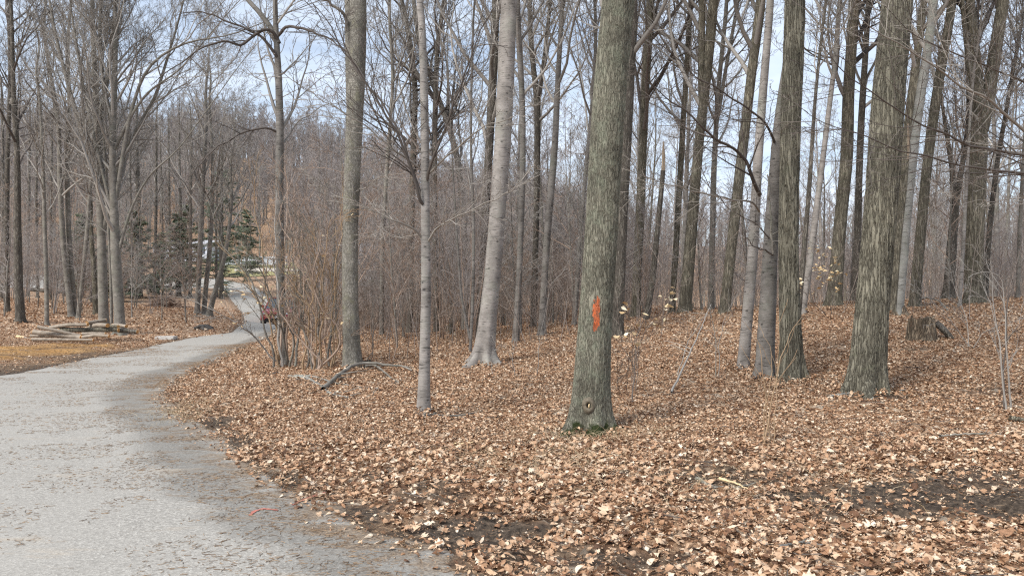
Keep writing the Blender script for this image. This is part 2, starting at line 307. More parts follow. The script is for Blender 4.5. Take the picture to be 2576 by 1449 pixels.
def leafmat(name, stops, rough=.65, trans=0):
    m, t, b, N, K = material(name); b.inputs['Roughness'].default_value = rough; b.inputs['Specular IOR Level'].default_value = .25
    g = N('ShaderNodeNewGeometry'); r = ramp(N, stops); K(g.outputs['Random Per Island'], r.inputs[0])
    tc = N('ShaderNodeTexCoord'); n = N('ShaderNodeTexNoise', i_Scale=60.0, i_Detail=3.0); K(tc.outputs['Object'], n.inputs['Vector'])
    q = ramp(N, [(.3, .72), (.7, 1.18)]); K(n.outputs[0], q.inputs[0])
    mu = N('ShaderNodeMix', data_type='RGBA', blend_type='MULTIPLY'); mu.inputs['Factor'].default_value = 1; K(r.outputs[0], mu.inputs['A']); K(q.outputs[0], mu.inputs['B'])
    K(mu.outputs['Result'], b.inputs['Base Color']); return m
LITTER = [(0, (.09, .048, .029)), (.13, (.23, .12, .068)), (.30, (.38, .215, .122)), (.52, (.50, .312, .19)), (.74, (.59, .405, .265)), (.90, (.67, .51, .365)), (1, (.80, .67, .52))]
M = {}
M['oak'] = bark('oak_bark', (.07, .062, .047), (.235, .218, .168), moss=(.14, .145, .095), mossamt=.25, sc=27, disp=.015, hires=True, furrow=.07, zs=.105)
M['oak2'] = bark('oak_bark_brown', (.085, .074, .056), (.25, .225, .172), moss=(.12, .13, .085), mossamt=.3, sc=26, disp=.012, furrow=.08, zs=.11)
M['maple'] = bark('maple_bark', (.09, .083, .063), (.245, .23, .178), moss=(.235, .25, .185), mossamt=.55, sc=46, disp=.009, hires=True, mark=(-.055, .03, 1.14, 1.54), basemoss=True, zs=.17, furrow=.06)
M['dark'] = bark('dark_bark', (.075, .064, .054), (.20, .18, .15), moss=(.10, .105, .07), mossamt=.3, sc=22, disp=.012)
M['mossy'] = bark('mossy_bark', (.13, .12, .10), (.28, .26, .225), moss=(.235, .225, .14), mossamt=.45, sc=30, disp=.005, hires=False, zs=.5, furrow=.05)
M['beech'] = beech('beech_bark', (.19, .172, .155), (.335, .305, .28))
M['beechdk'] = beech('darker_beech_bark', (.125, .112, .10), (.235, .215, .195), patch=(.155, .16, .125))  # darker grey variant of the beech bark
M['beechpale'] = beech('pale_beech_bark', (.20, .195, .175), (.31, .30, .275), patch=(.23, .245, .19), eyes=False)
M['greybark'] = beech('grey_bark', (.145, .13, .112), (.27, .248, .215), patch=(.19, .195, .15), eyes=False)
M['twig'] = twigmat('lit_grey_twig', (.17, .152, .135), (.46, .43, .39))  # light tone: the front-lit look of near twigs put into the colour
M['twigpale'] = twigmat('lit_pale_twig', (.18, .155, .13), (.42, .38, .335))  # front-lit twig look again, painted into the colour of near limbs
M['logbark'] = beech('log_bark', (.20, .165, .13), (.40, .335, .27), patch=(.30, .25, .19), eyes=False)
M['twigbrush'] = twigmat('brush_twig', (.17, .125, .10), (.44, .37, .32))
M['twigdk'] = twigmat('dark_twig', (.05, .04, .034), (.20, .17, .15))
M['twigfar'] = twigmat('haze_paled_twig', (.20, .172, .16), (.41, .365, .34))  # purplish twigs paled in the colour to stand for distance haze
M['twigred'] = twigmat('reddish_twig', (.20, .135, .10), (.44, .335, .265))
M['twigtan'] = twigmat('tan_twig', (.22, .14, .08), (.42, .30, .19))
M['needle'] = twigmat('green_needle', (.12, .145, .10), (.27, .31, .21))
M['litter'] = leafmat('leaf_litter', LITTER)
M['paleleaf'] = leafmat('pale_leaf', [(0, (.55, .38, .2)), (.5, (.72, .58, .36)), (1, (.85, .75, .56))])
M['straw'] = twigmat('straw', (.38, .28, .16), (.62, .5, .34))
M['pineneedle'] = twigmat('dead_needle', (.10, .055, .03), (.42, .29, .18))
M['cut'] = simple('cut_wood', (.50, .27, .10), var=.25, scale=30)
M['palecut'] = simple('stripped_wood', (.72, .55, .32), var=.12, scale=14)
M['rot'] = bark('rotten_wood', (.05, .038, .028), (.33, .26, .185), moss=(.17, .085, .05), mossamt=.3, sc=24, disp=.012, zs=.12)
M['tip'] = simple('weathered_wood', (.36, .28, .20), var=.2)
M['rock'] = simple('dark_stone', (.09, .08, .07), var=.4)
M['concrete'] = simple('pale_concrete', (.52, .50, .47), var=.12)

def ground_material():
    m, t, b, N, K = material('forest_floor'); b.inputs['Roughness'].default_value = .9
    tc = N('ShaderNodeTexCoord'); at = N('ShaderNodeAttribute', attribute_name='mask'); sp = N('ShaderNodeSeparateColor'); K(at.outputs['Color'], sp.inputs[0])
    n0 = N('ShaderNodeTexNoise', i_Scale=3.0, i_Detail=4.0); K(tc.outputs['Object'], n0.inputs['Vector'])
    ds = N('ShaderNodeVectorMath', operation='SCALE'); ds.inputs['Scale'].default_value = .25; K(n0.outputs['Color'], ds.inputs[0])
    ad = N('ShaderNodeVectorMath', operation='ADD'); K(tc.outputs['Object'], ad.inputs[0]); K(ds.outputs[0], ad.inputs[1])
    v = N('ShaderNodeTexVoronoi', i_Scale=13.0, i_Randomness=1.0); K(ad.outputs[0], v.inputs['Vector'])
    sc = N('ShaderNodeSeparateColor'); K(v.outputs['Color'], sc.inputs[0])
    r = ramp(N, [(p, tuple(k*.9 for k in c)) for p, c in LITTER]); K(sc.outputs[0], r.inputs[0])
    soil = ramp(N, [(.32, (.04, .03, .023)), (.52, (.12, .09, .067)), (.70, (.27, .20, .145))]); n1 = N('ShaderNodeTexNoise', i_Scale=24.0, i_Detail=8.0, i_Roughness=.7); K(tc.outputs['Object'], n1.inputs['Vector']); K(n1.outputs[0], soil.inputs[0])
    m1 = N('ShaderNodeMix', data_type='RGBA'); K(sp.outputs[0], m1.inputs['Factor']); K(r.outputs[0], m1.inputs['A']); K(soil.outputs[0], m1.inputs['B'])
    sand = ramp(N, [(.3, (.26, .13, .045)), (.5, (.46, .26, .10)), (.7, (.58, .38, .19))]); mps = N('ShaderNodeMapping'); mps.inputs['Scale'].default_value = (.35, 2.5, 1); K(tc.outputs['Object'], mps.inputs['Vector'])
    n2 = N('ShaderNodeTexNoise', i_Scale=2.2, i_Detail=7.0, i_Roughness=.65); K(mps.outputs[0], n2.inputs['Vector']); K(n2.outputs[0], sand.inputs[0])
    m2 = N('ShaderNodeMix', data_type='RGBA'); K(sp.outputs[1], m2.inputs['Factor']); K(m1.outputs['Result'], m2.inputs['A']); K(sand.outputs[0], m2.inputs['B'])
    K(m2.outputs['Result'], b.inputs['Base Color'])
    bp = N('ShaderNodeBump'); bp.inputs['Distance'].default_value = .05; bp.inputs['Strength'].default_value = 1.; mm = N('ShaderNodeMath', operation='ADD'); K(n1.outputs[0], mm.inputs[0]); K(v.outputs['Distance'], mm.inputs[1]); K(mm.outputs[0], bp.inputs['Height']); K(bp.outputs[0], b.inputs['Normal'])
    return m
def road_material():
    m, t, b, N, K = material('gravel_asphalt'); b.inputs['Roughness'].default_value = .85
    tc = N('ShaderNodeTexCoord'); uv = N('ShaderNodeUVMap', uv_map='UVMap'); sp = N('ShaderNodeSeparateXYZ'); K(uv.outputs[0], sp.inputs[0])
    v = N('ShaderNodeTexVoronoi', i_Scale=85.0); K(tc.outputs['Object'], v.inputs['Vector']); s = N('ShaderNodeSeparateColor'); K(v.outputs['Color'], s.inputs[0])
    agg = ramp(N, [(0, (.20, .185, .165)), (.3, (.30, .28, .25)), (.75, (.375, .352, .315)), (1, (.52, .49, .44))]); K(s.outputs[0], agg.inputs[0])
    n1 = N('ShaderNodeTexNoise', i_Scale=.7, i_Detail=8.0, i_Roughness=.62); mp = N('ShaderNodeMapping'); mp.inputs['Scale'].default_value = (1, .55, 1); K(tc.outputs['Object'], mp.inputs['Vector']); K(mp.outputs[0], n1.inputs['Vector'])
    du = ramp(N, [(.34, .1), (.68, .6)]); K(n1.outputs[0], du.inputs[0])
    mi = N('ShaderNodeMix', data_type='RGBA'); K(du.outputs[0], mi.inputs['Factor']); K(agg.outputs[0], mi.inputs['A']); mi.inputs['B'].default_value = (.40, .375, .335, 1)
    # fresher, darker asphalt band towards the wooded edge (uv.x = metres from that edge)
    n3 = N('ShaderNodeTexNoise', i_Scale=1.6, i_Detail=5.0); K(tc.outputs['Object'], n3.inputs['Vector'])
    ax = N('ShaderNodeMath', operation='MULTIPLY_ADD'); ax.inputs[1].default_value = .35; K(n3.outputs[0], ax.inputs[0]); K(sp.outputs[0], ax.inputs[2])
    bd = ramp(N, [(.03, .9), (.06, .66), (.10, .68), (.13, 1.)]); sc = N('ShaderNodeMath', operation='MULTIPLY'); sc.inputs[1].default_value = .1; K(ax.outputs[0], sc.inputs[0]); K(sc.outputs[0], bd.inputs[0])
    mu = N('ShaderNodeMix', data_type='RGBA', blend_type='MULTIPLY'); mu.inputs['Factor'].default_value = 1; K(mi.outputs['Result'], mu.inputs['A']); K(bd.outputs[0], mu.inputs['B'])
    n4 = N('ShaderNodeTexNoise', i_Scale=1.1, i_Detail=9.0, i_Roughness=.72); mq = N('ShaderNodeMapping'); mq.inputs['Scale'].default_value = (.6, 2.0, 1); mq.inputs['Location'].default_value = (7, 3, 0); K(tc.outputs['Object'], mq.inputs['Vector']); K(mq.outputs[0], n4.inputs['Vector'])
    sd = ramp(N, [(.58, 0.), (.74, .5)]); K(n4.outputs[0], sd.inputs[0])
    m3 = N('ShaderNodeMix', data_type='RGBA'); K(sd.outputs[0], m3.inputs['Factor']); K(mu.outputs['Result'], m3.inputs['A']); m3.inputs['B'].default_value = (.50, .39, .27, 1)
    # trodden-in needles and dirt spilling from the wooded side
    nm = N('ShaderNodeTexNoise', i_Scale=1.9, i_Detail=9.0, i_Roughness=.72, i_Distortion=.6); mw = N('ShaderNodeMapping'); mw.inputs['Scale'].default_value = (.8, 1.7, 1); mw.inputs['Location'].default_value = (2, 8, 0); K(tc.outputs['Object'], mw.inputs['Vector']); K(mw.outputs[0], nm.inputs['Vector'])
    ed = N('ShaderNodeMapRange'); ed.inputs['From Min'].default_value = 1.4; ed.inputs['From Max'].default_value = .0; ed.inputs['To Max'].default_value = .26; K(sp.outputs[0], ed.inputs['Value'])
    ea = N('ShaderNodeMath', operation='ADD'); K(nm.outputs[0], ea.inputs[0]); K(ed.outputs[0], ea.inputs[1]); er = ramp(N, [(.65, 0.), (.74, .75)]); K(ea.outputs[0], er.inputs[0])
    nd = N('ShaderNodeTexNoise', i_Scale=60.0, i_Detail=4.0); K(tc.outputs['Object'], nd.inputs['Vector']); dc = ramp(N, [(.35, (.09, .06, .04)), (.55, (.24, .17, .11)), (.7, (.40, .30, .20))]); K(nd.outputs[0], dc.inputs[0])
    m4 = N('ShaderNodeMix', data_type='RGBA'); K(er.outputs[0], m4.inputs['Factor']); K(m3.outputs['Result'], m4.inputs['A']); K(dc.outputs[0], m4.inputs['B'])
    K(m4.outputs['Result'], b.inputs['Base Color'])
    bp = N('ShaderNodeBump'); bp.inputs['Distance'].default_value = .003; bp.inputs['Strength'].default_value = .6; K(v.outputs['Distance'], bp.inputs['Height']); K(bp.outputs[0], b.inputs['Normal'])
    return m

# ------------------------------------------------------------------ ground and road
def axis(a, n, lo, hi, c=0.):
    t = np.linspace(-math.asinh((c-lo)/a), math.asinh((hi-c)/a), n); return c+a*np.sinh(t)
gx = axis(4., 620, -300, 300, .5); gy = axis(4., 620, -90, 330, 6.)
X, Y = np.meshgrid(gx, gy); SD = road_sd(X, Y); Z = full_h(X, Y, SD)
V = np.stack([X.ravel(), Y.ravel(), Z.ravel()], 1); idx = np.arange(X.size).reshape(X.shape)
Q = np.stack([idx[:-1, :-1], idx[:-1, 1:], idx[1:, 1:], idx[1:, :-1]], -1).reshape(-1, 4)
gme = mesh_np('forest_floor', V, Q, mat=ground_material())
ca = gme.color_attributes.new('mask', 'FLOAT_COLOR', 'POINT'); cols = np.zeros((X.size, 4), np.float32)
cols[:, 0] = np.clip(mud(X, Y)+np.clip(1-(SD)/.35, 0, 1)*.8, 0, 1).ravel(); cols[:, 1] = sandm(X, Y).ravel(); cols[:, 3] = 1; ca.data.foreach_set('color', cols.ravel())
tag(link('ground', gme), kind='structure')
def ribbon(name, A, B, ncr, mat, lift, rag=.0, kind='structure'):
    n = len(A); s = np.linspace(0, 1, ncr)
    w = np.linalg.norm(B-A, axis=1, keepdims=True); d = (B-A)/w
    ln = np.arange(n)*.2
    A2 = A - d*(rag*(vnoise(ln*3.3, ln*0, 21)-.3)+rag*.6*(vnoise(ln*9, ln*0, 23)-.5))[:, None]; B2 = B + d*(rag*(vnoise(ln*3, ln*0, 22)-.3))[:, None]
    G = A2[:, None]*(1-s[None, :, None]**1.5)+B2[:, None]*s[None, :, None]**1.5
    z = base_h(G[..., 0], G[..., 1])+lift
    edge = np.minimum(1, np.minimum(s, 1-s)*w/.25); z = z-.03*(1-edge)
    V = np.concatenate([G, z[..., None]], -1).reshape(-1, 3); idx = np.arange(n*ncr).reshape(n, ncr)
    Q = np.stack([idx[:-1, :-1], idx[1:, :-1], idx[1:, 1:], idx[:-1, 1:]], -1).reshape(-1, 4)[:, ::-1]
    me = mesh_np(name, V, Q, mat=mat); uvl = me.uv_layers.new(name='UVMap'); li = np.empty(len(me.loops), np.int32); me.loops.foreach_get('vertex_index', li)
    uvs = np.stack([(s[None, :]**1.5*w).ravel(), np.repeat(np.arange(n)*.2, ncr)], 1); uvl.data.foreach_set('uv', uvs[li].astype(np.float32).ravel())
    return tag(link(name, me), kind=kind)
ribbon('road', RE_, LE_, 60, road_material(), .012, rag=.30)
# ------------------------------------------------------------------ far clearing beyond the bend
def patch(name, pts, mat, lift, kind='structure'):
    """sheet over the terrain inside four world corners"""
    p = np.array([P(*q)[:2] for q in pts]); n = 30; s = np.linspace(0, 1, n)
    G = ((p[0]*(1-s)[:, None]+p[1]*s[:, None])[None]*(1-s)[:, None, None] + (p[3]*(1-s)[:, None]+p[2]*s[:, None])[None]*s[:, None, None])
    z = full_h(G[..., 0], G[..., 1])+lift; V = np.concatenate([G, z[..., None]], -1).reshape(-1, 3); idx = np.arange(n*n).reshape(n, n)
    Q = np.stack([idx[:-1, :-1], idx[:-1, 1:], idx[1:, 1:], idx[1:, :-1]], -1).reshape(-1, 4)
    return tag(link(name, mesh_np(name, V, Q, mat=mat)), kind=kind)
patch('lawn', [(560,690,90),(760,700,90),(740,672,110),(540,668,110)], simple('dry_lawn', (.30, .27, .12), var=.3, scale=.6), .08)
patch('path', [(590,684,95),(790,690,95),(780,683,98),(590,677,98)], simple('pale_gravel', (.50, .44, .36), var=.15, scale=2), .12)

# ------------------------------------------------------------------ leaf litter
rng = np.random.default_rng(7)
def leaf_templates(n_out):
    """unit leaves (length 1 along x): vertices, quads laid as a 2-wide strip with midrib fold"""
    out = []
    for k in range(7):
        r = np.random.default_rng(100+k); m = n_out; t = np.linspace(0, 1, m)
        wd = np.sin(np.pi*t**.85)**.8*(.22+.12*r.random())
        if k in (1, 4, 6) and m > 5: wd = wd*(1+.55*np.sign(np.sin(t*np.pi*7+k))*.9)           # lobed oak leaf
        wd[0] = .02; wd[-1] = .015
        curl = r.uniform(-1.0, 1.6); fold = r.uniform(.05, .8); tw = r.uniform(-1.2, 1.2)
        ang = curl*(t-.5)*2; cx = np.cumsum(np.cos(ang))/m; cz = np.cumsum(np.sin(ang))/m; cx -= cx.mean(); cz -= cz.min()
        yy = [-wd*math.cos(fold), 0*wd, wd*math.cos(fold)]; zz = [wd*math.sin(fold), 0*wd, wd*math.sin(fold)]
        V = []
        for j in range(3):
            a = tw*(t-.5); V.append(np.stack([cx, yy[j]*np.cos(a), cz+zz[j]+yy[j]*np.sin(a)], 1))
        V = np.concatenate(V); i = np.arange(m-1)
        Q = np.concatenate([np.stack([i, i+1, m+i+1, m+i], 1), np.stack([m+i, m+i+1, 2*m+i+1, 2*m+i], 1)])
        out.append((V, Q))
    return out
def scatter_leaves(x, y, z, size, temps, rng, tilt=.34):
    parts = []; which = rng.integers(0, len(temps), len(x)); off = 0; Vs = []; Qs = []
    for k, (tv, tq) in enumerate(temps):
        s = which == k; n = s.sum()
        if not n: continue
        a = rng.uniform(0, 2*np.pi, n); b = rng.normal(0, tilt, n); c = rng.normal(0, tilt, n); fl = np.where(rng.random(n) < .4, -1, 1)
        ca, sa, cb, sb, cc, sc = np.cos(a), np.sin(a), np.cos(b), np.sin(b), np.cos(c), np.sin(c)
        v = tv[None]*size[s][:, None, None]; vx = v[..., 0]; vy = v[..., 1]; vz = v[..., 2]*fl[:, None]
        y1 = vy*cc[:, None]-vz*sc[:, None]; z1 = vy*sc[:, None]+vz*cc[:, None]
        x2 = vx*cb[:, None]+z1*sb[:, None]; z2 = -vx*sb[:, None]+z1*cb[:, None]
        x3 = x2*ca[:, None]-y1*sa[:, None]; y3 = x2*sa[:, None]+y1*ca[:, None]
        z2 = z2 - z2.min(1, keepdims=True)*.75
        V = np.stack([x3+x[s][:, None], y3+y[s][:, None], z2+z[s][:, None]], -1)
        Vs.append(V.reshape(-1, 3)); Qs.append((tq[None]+(np.arange(n)*len(tv))[:, None, None]).reshape(-1, 4)+off); off += n*len(tv)
    return np.vstack(Vs), np.vstack(Qs)
def leaf_field(d0, d1, dens, temps, smin, smax, left=-.78, right=.78, seed=1, maxn=10**6, clump=.5):
    r = np.random.default_rng(seed); area = .5*(right-left)*(d1**2-d0**2); n = int(min(maxn, area*dens))
    D = np.sqrt(r.uniform(d0**2, d1**2, n)); x = r.uniform(left, right, n)*D; y = D
    sd = road_sd(x, y); mm = mud(x, y); sa = sandm(x, y)
    rag = .35*(vnoise(x*2, y*2, 31)-.5)+.25*(vnoise(x*6, y*6, 32)-.5)
    p = np.clip((sd+rag+.12)/.35, 0, 1)*(1-.84*mm)*(1-.93*sa)*(1-clump*.5*(vnoise(x*1.1, y*1.1, 33) > .7))
    p = np.maximum(p, .012*(sd < 0)*(sd > -2.2)*np.exp(sd*1.0)); p = np.maximum(p, .16*np.clip(1+sd/1.1, 0, 1)*(sd < 0)*(vnoise(x*1.3, y*1.3, 35) > .4))
    p = p*np.where((sd > 0) & (x < -8) & (y < 24), .35, 1)
    k = r.random(n) < p; x = x[k]; y = y[k]; sd = sd[k]
    z = full_h(x, y, sd)+np.where(sd > 0, r.uniform(0, .035, len(x))*(.5+vnoise(x*2.2, y*2.2, 34)), .016)
    return scatter_leaves(x, y, z, (smin+(smax-smin)*r.random(len(x))**1.3)*np.where(r.random(len(x)) < .04, 1.5, 1), temps, r)
TA, TB, TC = leaf_templates(8), leaf_templates(5), leaf_templates(3)
parts = [leaf_field(3.6, 8, 1500, TA, .016, .080, seed=1), leaf_field(3.6, 9, 2200, TC, .010, .028, seed=9), leaf_field(8, 15, 1500, TB, .020, .062, seed=2), leaf_field(15, 28, 420, TC, .04, .095, seed=3), leaf_field(28, 50, 45, TC, .10, .18, seed=4)]
V, Q = merge(parts); lo = link('fallen_leaves', mesh_np('fallen_leaves', V, Q, mat=M['litter'], smoothf=False))
tag(lo, 'brown and tan fallen leaves carpeting the woodland floor', 'leaves', kind='stuff')
# dead needles and fine litter along the road edge, and twigs among the leaves
def sticks(n, d0, d1, smin, smax, rad, seed, cond, mat, name, label, cat):
    r = np.random.default_rng(seed); D = np.sqrt(r.uniform(d0**2, d1**2, n)); x = r.uniform(-.78, .78, n)*D; y = D; sd = road_sd(x, y); k = cond(x, y, sd, r); x, y, sd = x[k], y[k], sd[k]
    m = len(x); a = r.uniform(0, np.pi, m); L_ = r.uniform(smin, smax, m); z = full_h(x, y, sd)+np.where(sd < 0, .066, .03); z = np.where(sd < -.2, base_h(x, y)+.016, z)
    d = np.stack([np.cos(a), np.sin(a), r.normal(0, .06, m)*(sd > 0)], 1)*L_[:, None]; bend = np.stack([-np.sin(a), np.cos(a), 0*a], 1)*(L_*r.normal(0, .12, m))[:, None]
    c = np.stack([x, y, z], 1); Pl = np.stack([c-d/2, c+bend, c+d/2], 1); R = np.full((m, 3), rad)*r.uniform(.5, 1.4, m)[:, None]
    V, Q = tubes(Pl, R, 3); return tag(link(name, mesh_np(name, V, Q, mat=mat)), label, cat, kind='stuff')
sticks(700000, 4, 26, .012, .055, .0015, 11, lambda x, y, sd, r: r.random(len(x)) < np.where(sd < 0, .95*np.exp(sd*.9)*np.clip((vnoise(x*1.1+3, y*1.5, 41)*.6+vnoise(x*3, y*5, 42)*.4-.45)*12, 0, 1)+.001, .16)*np.where((x < -7.5) & (sd > 0) & (sd < 2.5), 2.5, 1), M['pineneedle'], 'dead_needles', 'dead brown needles and litter strewn along the road edge', 'litter')
sticks(5200, 4, 26, .07, .28, .0028, 12, lambda x, y, sd, r: (sd > .1) | ((sd < 0) & (r.random(len(x)) < .004)), M['twigdk'], 'fallen_twigs', 'small dark fallen twigs lying among the brown leaves', 'twigs')
# dry grass
def grass(cs, n, h, seed, name, label):
    r = np.random.default_rng(seed); c = np.array(cs)[r.integers(0, len(cs), n)]; x = c[:, 0]+r.normal(0, 1, n)*c[:, 2]; y = c[:, 1]+r.normal(0, 1, n)*c[:, 3]; z = full_h(x, y)
    d = np.stack([r.normal(0, .5, n), r.normal(0, .5, n), np.ones(n)], 1)*(h*r.uniform(.4, 1.3, n))[:, None]; p0 = np.stack([x, y, z], 1); p1 = p0+d*.55; p2 = p0+d*np.array([1.7, 1.7, .8])
    V, Q = tubes(np.stack([p0, p1, p2], 1), np.full((n, 3), 1.)*np.array([.0022, .0016, .0006]), 3)
    tag(link(name, mesh_np(name, V, Q, mat=M['straw'])), label, 'grass', kind='stuff')
g = ground_pt(1480, 1112); g2 = ground_pt(1350, 1180); g3 = ground_pt(600, 890); g4 = ground_pt(450, 1045); g5 = ground_pt(1700, 1250)
grass([(g[0], g[1], .45, .2), (g2[0], g2[1], .5, .3), (g3[0], g3[1], 1.1, .8), (g4[0], g4[1], .3, .4), (g5[0], g5[1], 1.2, .4)], 800, .16, 3, 'dry_grass', 'sparse dry straw grass around the orange marked trunk and road edge')

# ------------------------------------------------------------------ trees
TREES = []
FEET = []
def trunk_mesh(name, pts3, rads, kind, D, flare=.5, lobes=5, seed=0, topz=None):
    """pts3 world points from base up (already extended), rads; returns local mesh around base"""
    r = np.random.default_rng(seed); base = pts3[0].copy()
    zt = pts3[:, 2]; H = zt[-1]-zt[0]
    hires = M_HI.get(kind, False) and D < 13
    vis = 7.5 if D < 13 else H
    if hires: zz = np.r_[np.arange(-.15, vis, .022), np.linspace(vis, H, 30)[1:]]; sides = 190 if D < 9 else 130
    else: n = 90 if D < 25 else 46; zz = -.15+(H+.15)*np.linspace(0, 1, n)**1.3; sides = 28 if D < 16 else (16 if D < 30 else 10)
    zrel = zt-zt[0]
    line = poly(np.c_[pts3, rads], 60); k = smooth(line, 9); k[0] = line[0]; zl = k[:, 2]-k[0, 2]
    o = np.argsort(zl); cx = np.interp(zz, zl[o], k[o, 0])-base[0]; cy = np.interp(zz, zl[o], k[o, 1])-base[1]; rr = np.interp(zz, zl[o], k[o, 3])
    th = np.arange(sides)*2*np.pi/sides; r0 = rads[0]; flare = flare+.12
    fl = flare*(np.exp(-np.maximum(zz, -.1)/(r0*.7))*.9+.35*np.exp(-np.maximum(zz, -.1)/(r0*2.2))); ph = r.uniform(0, 6.28, 3)
    lob = .5+.75*(np.cos(lobes*th+ph[0])*.6+.4*np.cos((lobes-2)*th+ph[1]))
    rm = 1+fl[:, None]*lob[None]*1.25 + .03*np.cos(2*th[None]+ph[2]+zz[:, None]*1.1) + .02*np.cos(3*th[None]+zz[:, None]*2.3+ph[1])
    if not hires: rm = rm+(.07 if D < 17 else .03)*(vnoise(th[None]*3+0*zz[:, None], zz[:, None]*6, seed)-.5)
    RR = rr[:, None]*rm
    V = np.stack([cx[:, None]+RR*np.cos(th), cy[:, None]+RR*np.sin(th), zz[:, None]+0*RR], -1).reshape(-1, 3)
    idx = np.arange(len(zz)*sides).reshape(len(zz), sides); A = idx[:-1]; B = idx[1:]
    Q = np.stack([A, np.roll(A, -1, 1), np.roll(B, -1, 1), B], -1).reshape(-1, 4)
    ctr = np.stack([cx, cy, zz], 1)
    return mesh_np(name, V, Q, mat=M[kind]), base, ctr, rr
M_HI = {'oak': True, 'maple': True}
def crown_parts(ctr, rr, rng, cb, spec, tip=.0022, rmax=.09, up=.10, tm=None):
    """spec: list of (m, angle, lenf, n, sides). The first level grows from the trunk above the crown base cb"""
    H = ctr[-1, 2]; k = np.linspace(0, 1, 40); zi = k*H; Pl = np.stack([np.interp(zi, ctr[:, 2], ctr[:, i]) for i in range(3)], 1)[None]; R = np.interp(zi, ctr[:, 2], rr)[None]
    out = []; t0 = cb/H; p, r = Pl, R
    for j, (m, an, lf, n, s) in enumerate(spec):
        if j == 0: p, r = level(p, r, m, t0, .97, an, lf, n, rng, rf=.55, trop=up, wob=.11, tip=tip*1.6, short=.62, rcap=rmax)
        else: p, r = level(p, r, m, .15, .98, an, lf, n, rng, rf=.6, trop=.04, wob=.16, tip=tip, short=.5)
        out.append(tubes(p, r, s))
    return out
FULL = [(20, .75, .34, 10, 6), (9, .75, .42, 6, 4), (6, .75, .5, 5, 3), (4, .7, .55, 3, 3)]
NEAR = [(16, .8, .32, 9, 6), (8, .75, .42, 5, 3), (5, .75, .5, 4, 3)]
RICH = [(28, .6, .34, 10, 6), (10, .65, .45, 6, 4), (7, .7, .5, 5, 3), (5, .7, .55, 3, 3)]
THIN = [(16, .7, .22, 8, 4), (7, .75, .45, 5, 3), (5, .75, .5, 4, 3)]
def bough(pts, D0, D1, r0, r1, rng, twm=16, twl=.34, tips=.0028, n=26, mat='twigdk', name='limb', parent=None, base=None, lv=3, flat=.3, trop=.02):
    """limb following measured points, depth running from D0 at its root to D1 at its tip, with side twigs"""
    k = np.linspace(0, 1, len(pts)); p = np.array([P(u, v, D0+(D1-D0)*q) for (u, v), q in zip(pts, k)]); p = smooth(poly(p, n), 3); p[0] = P(*pts[0], D0)
    p += np.cumsum(rng.normal(0, .003, p.shape), 0)
    p[1:] += smooth(rng.normal(0, .03, (n, 3)), 3)[1:]*np.linspace(.2, 1, n)[1:, None]
    Pl = p[None]; R = (r0+(r1-r0)*np.linspace(0, 1, n)**.8)[None]; parts = [tubes(Pl, R, 7)]
    q, r = level(Pl, R, twm, .12, 1, .8, twl, 7, rng, rf=.55, trop=trop, wob=.12, tip=tips, flat=flat, short=.45); parts.append(tubes(q, r, 4))
    if lv > 1: q, r = level(q, r, 5, .2, 1, .75, .45, 4, rng, rf=.6, trop=trop, wob=.13, tip=tips*.8, flat=flat); parts.append(tubes(q, r, 3))
    if lv > 2: q, r = level(q, r, 3, .2, 1, .7, .45, 3, rng, rf=.6, trop=trop, wob=.13, tip=tips*.7, flat=flat); parts.append(tubes(q, r, 3))
    V, Q = merge(parts)
    if base is not None: V = V-base
    return link(name, mesh_np(name, V, Q, mat=M[mat]), parent)
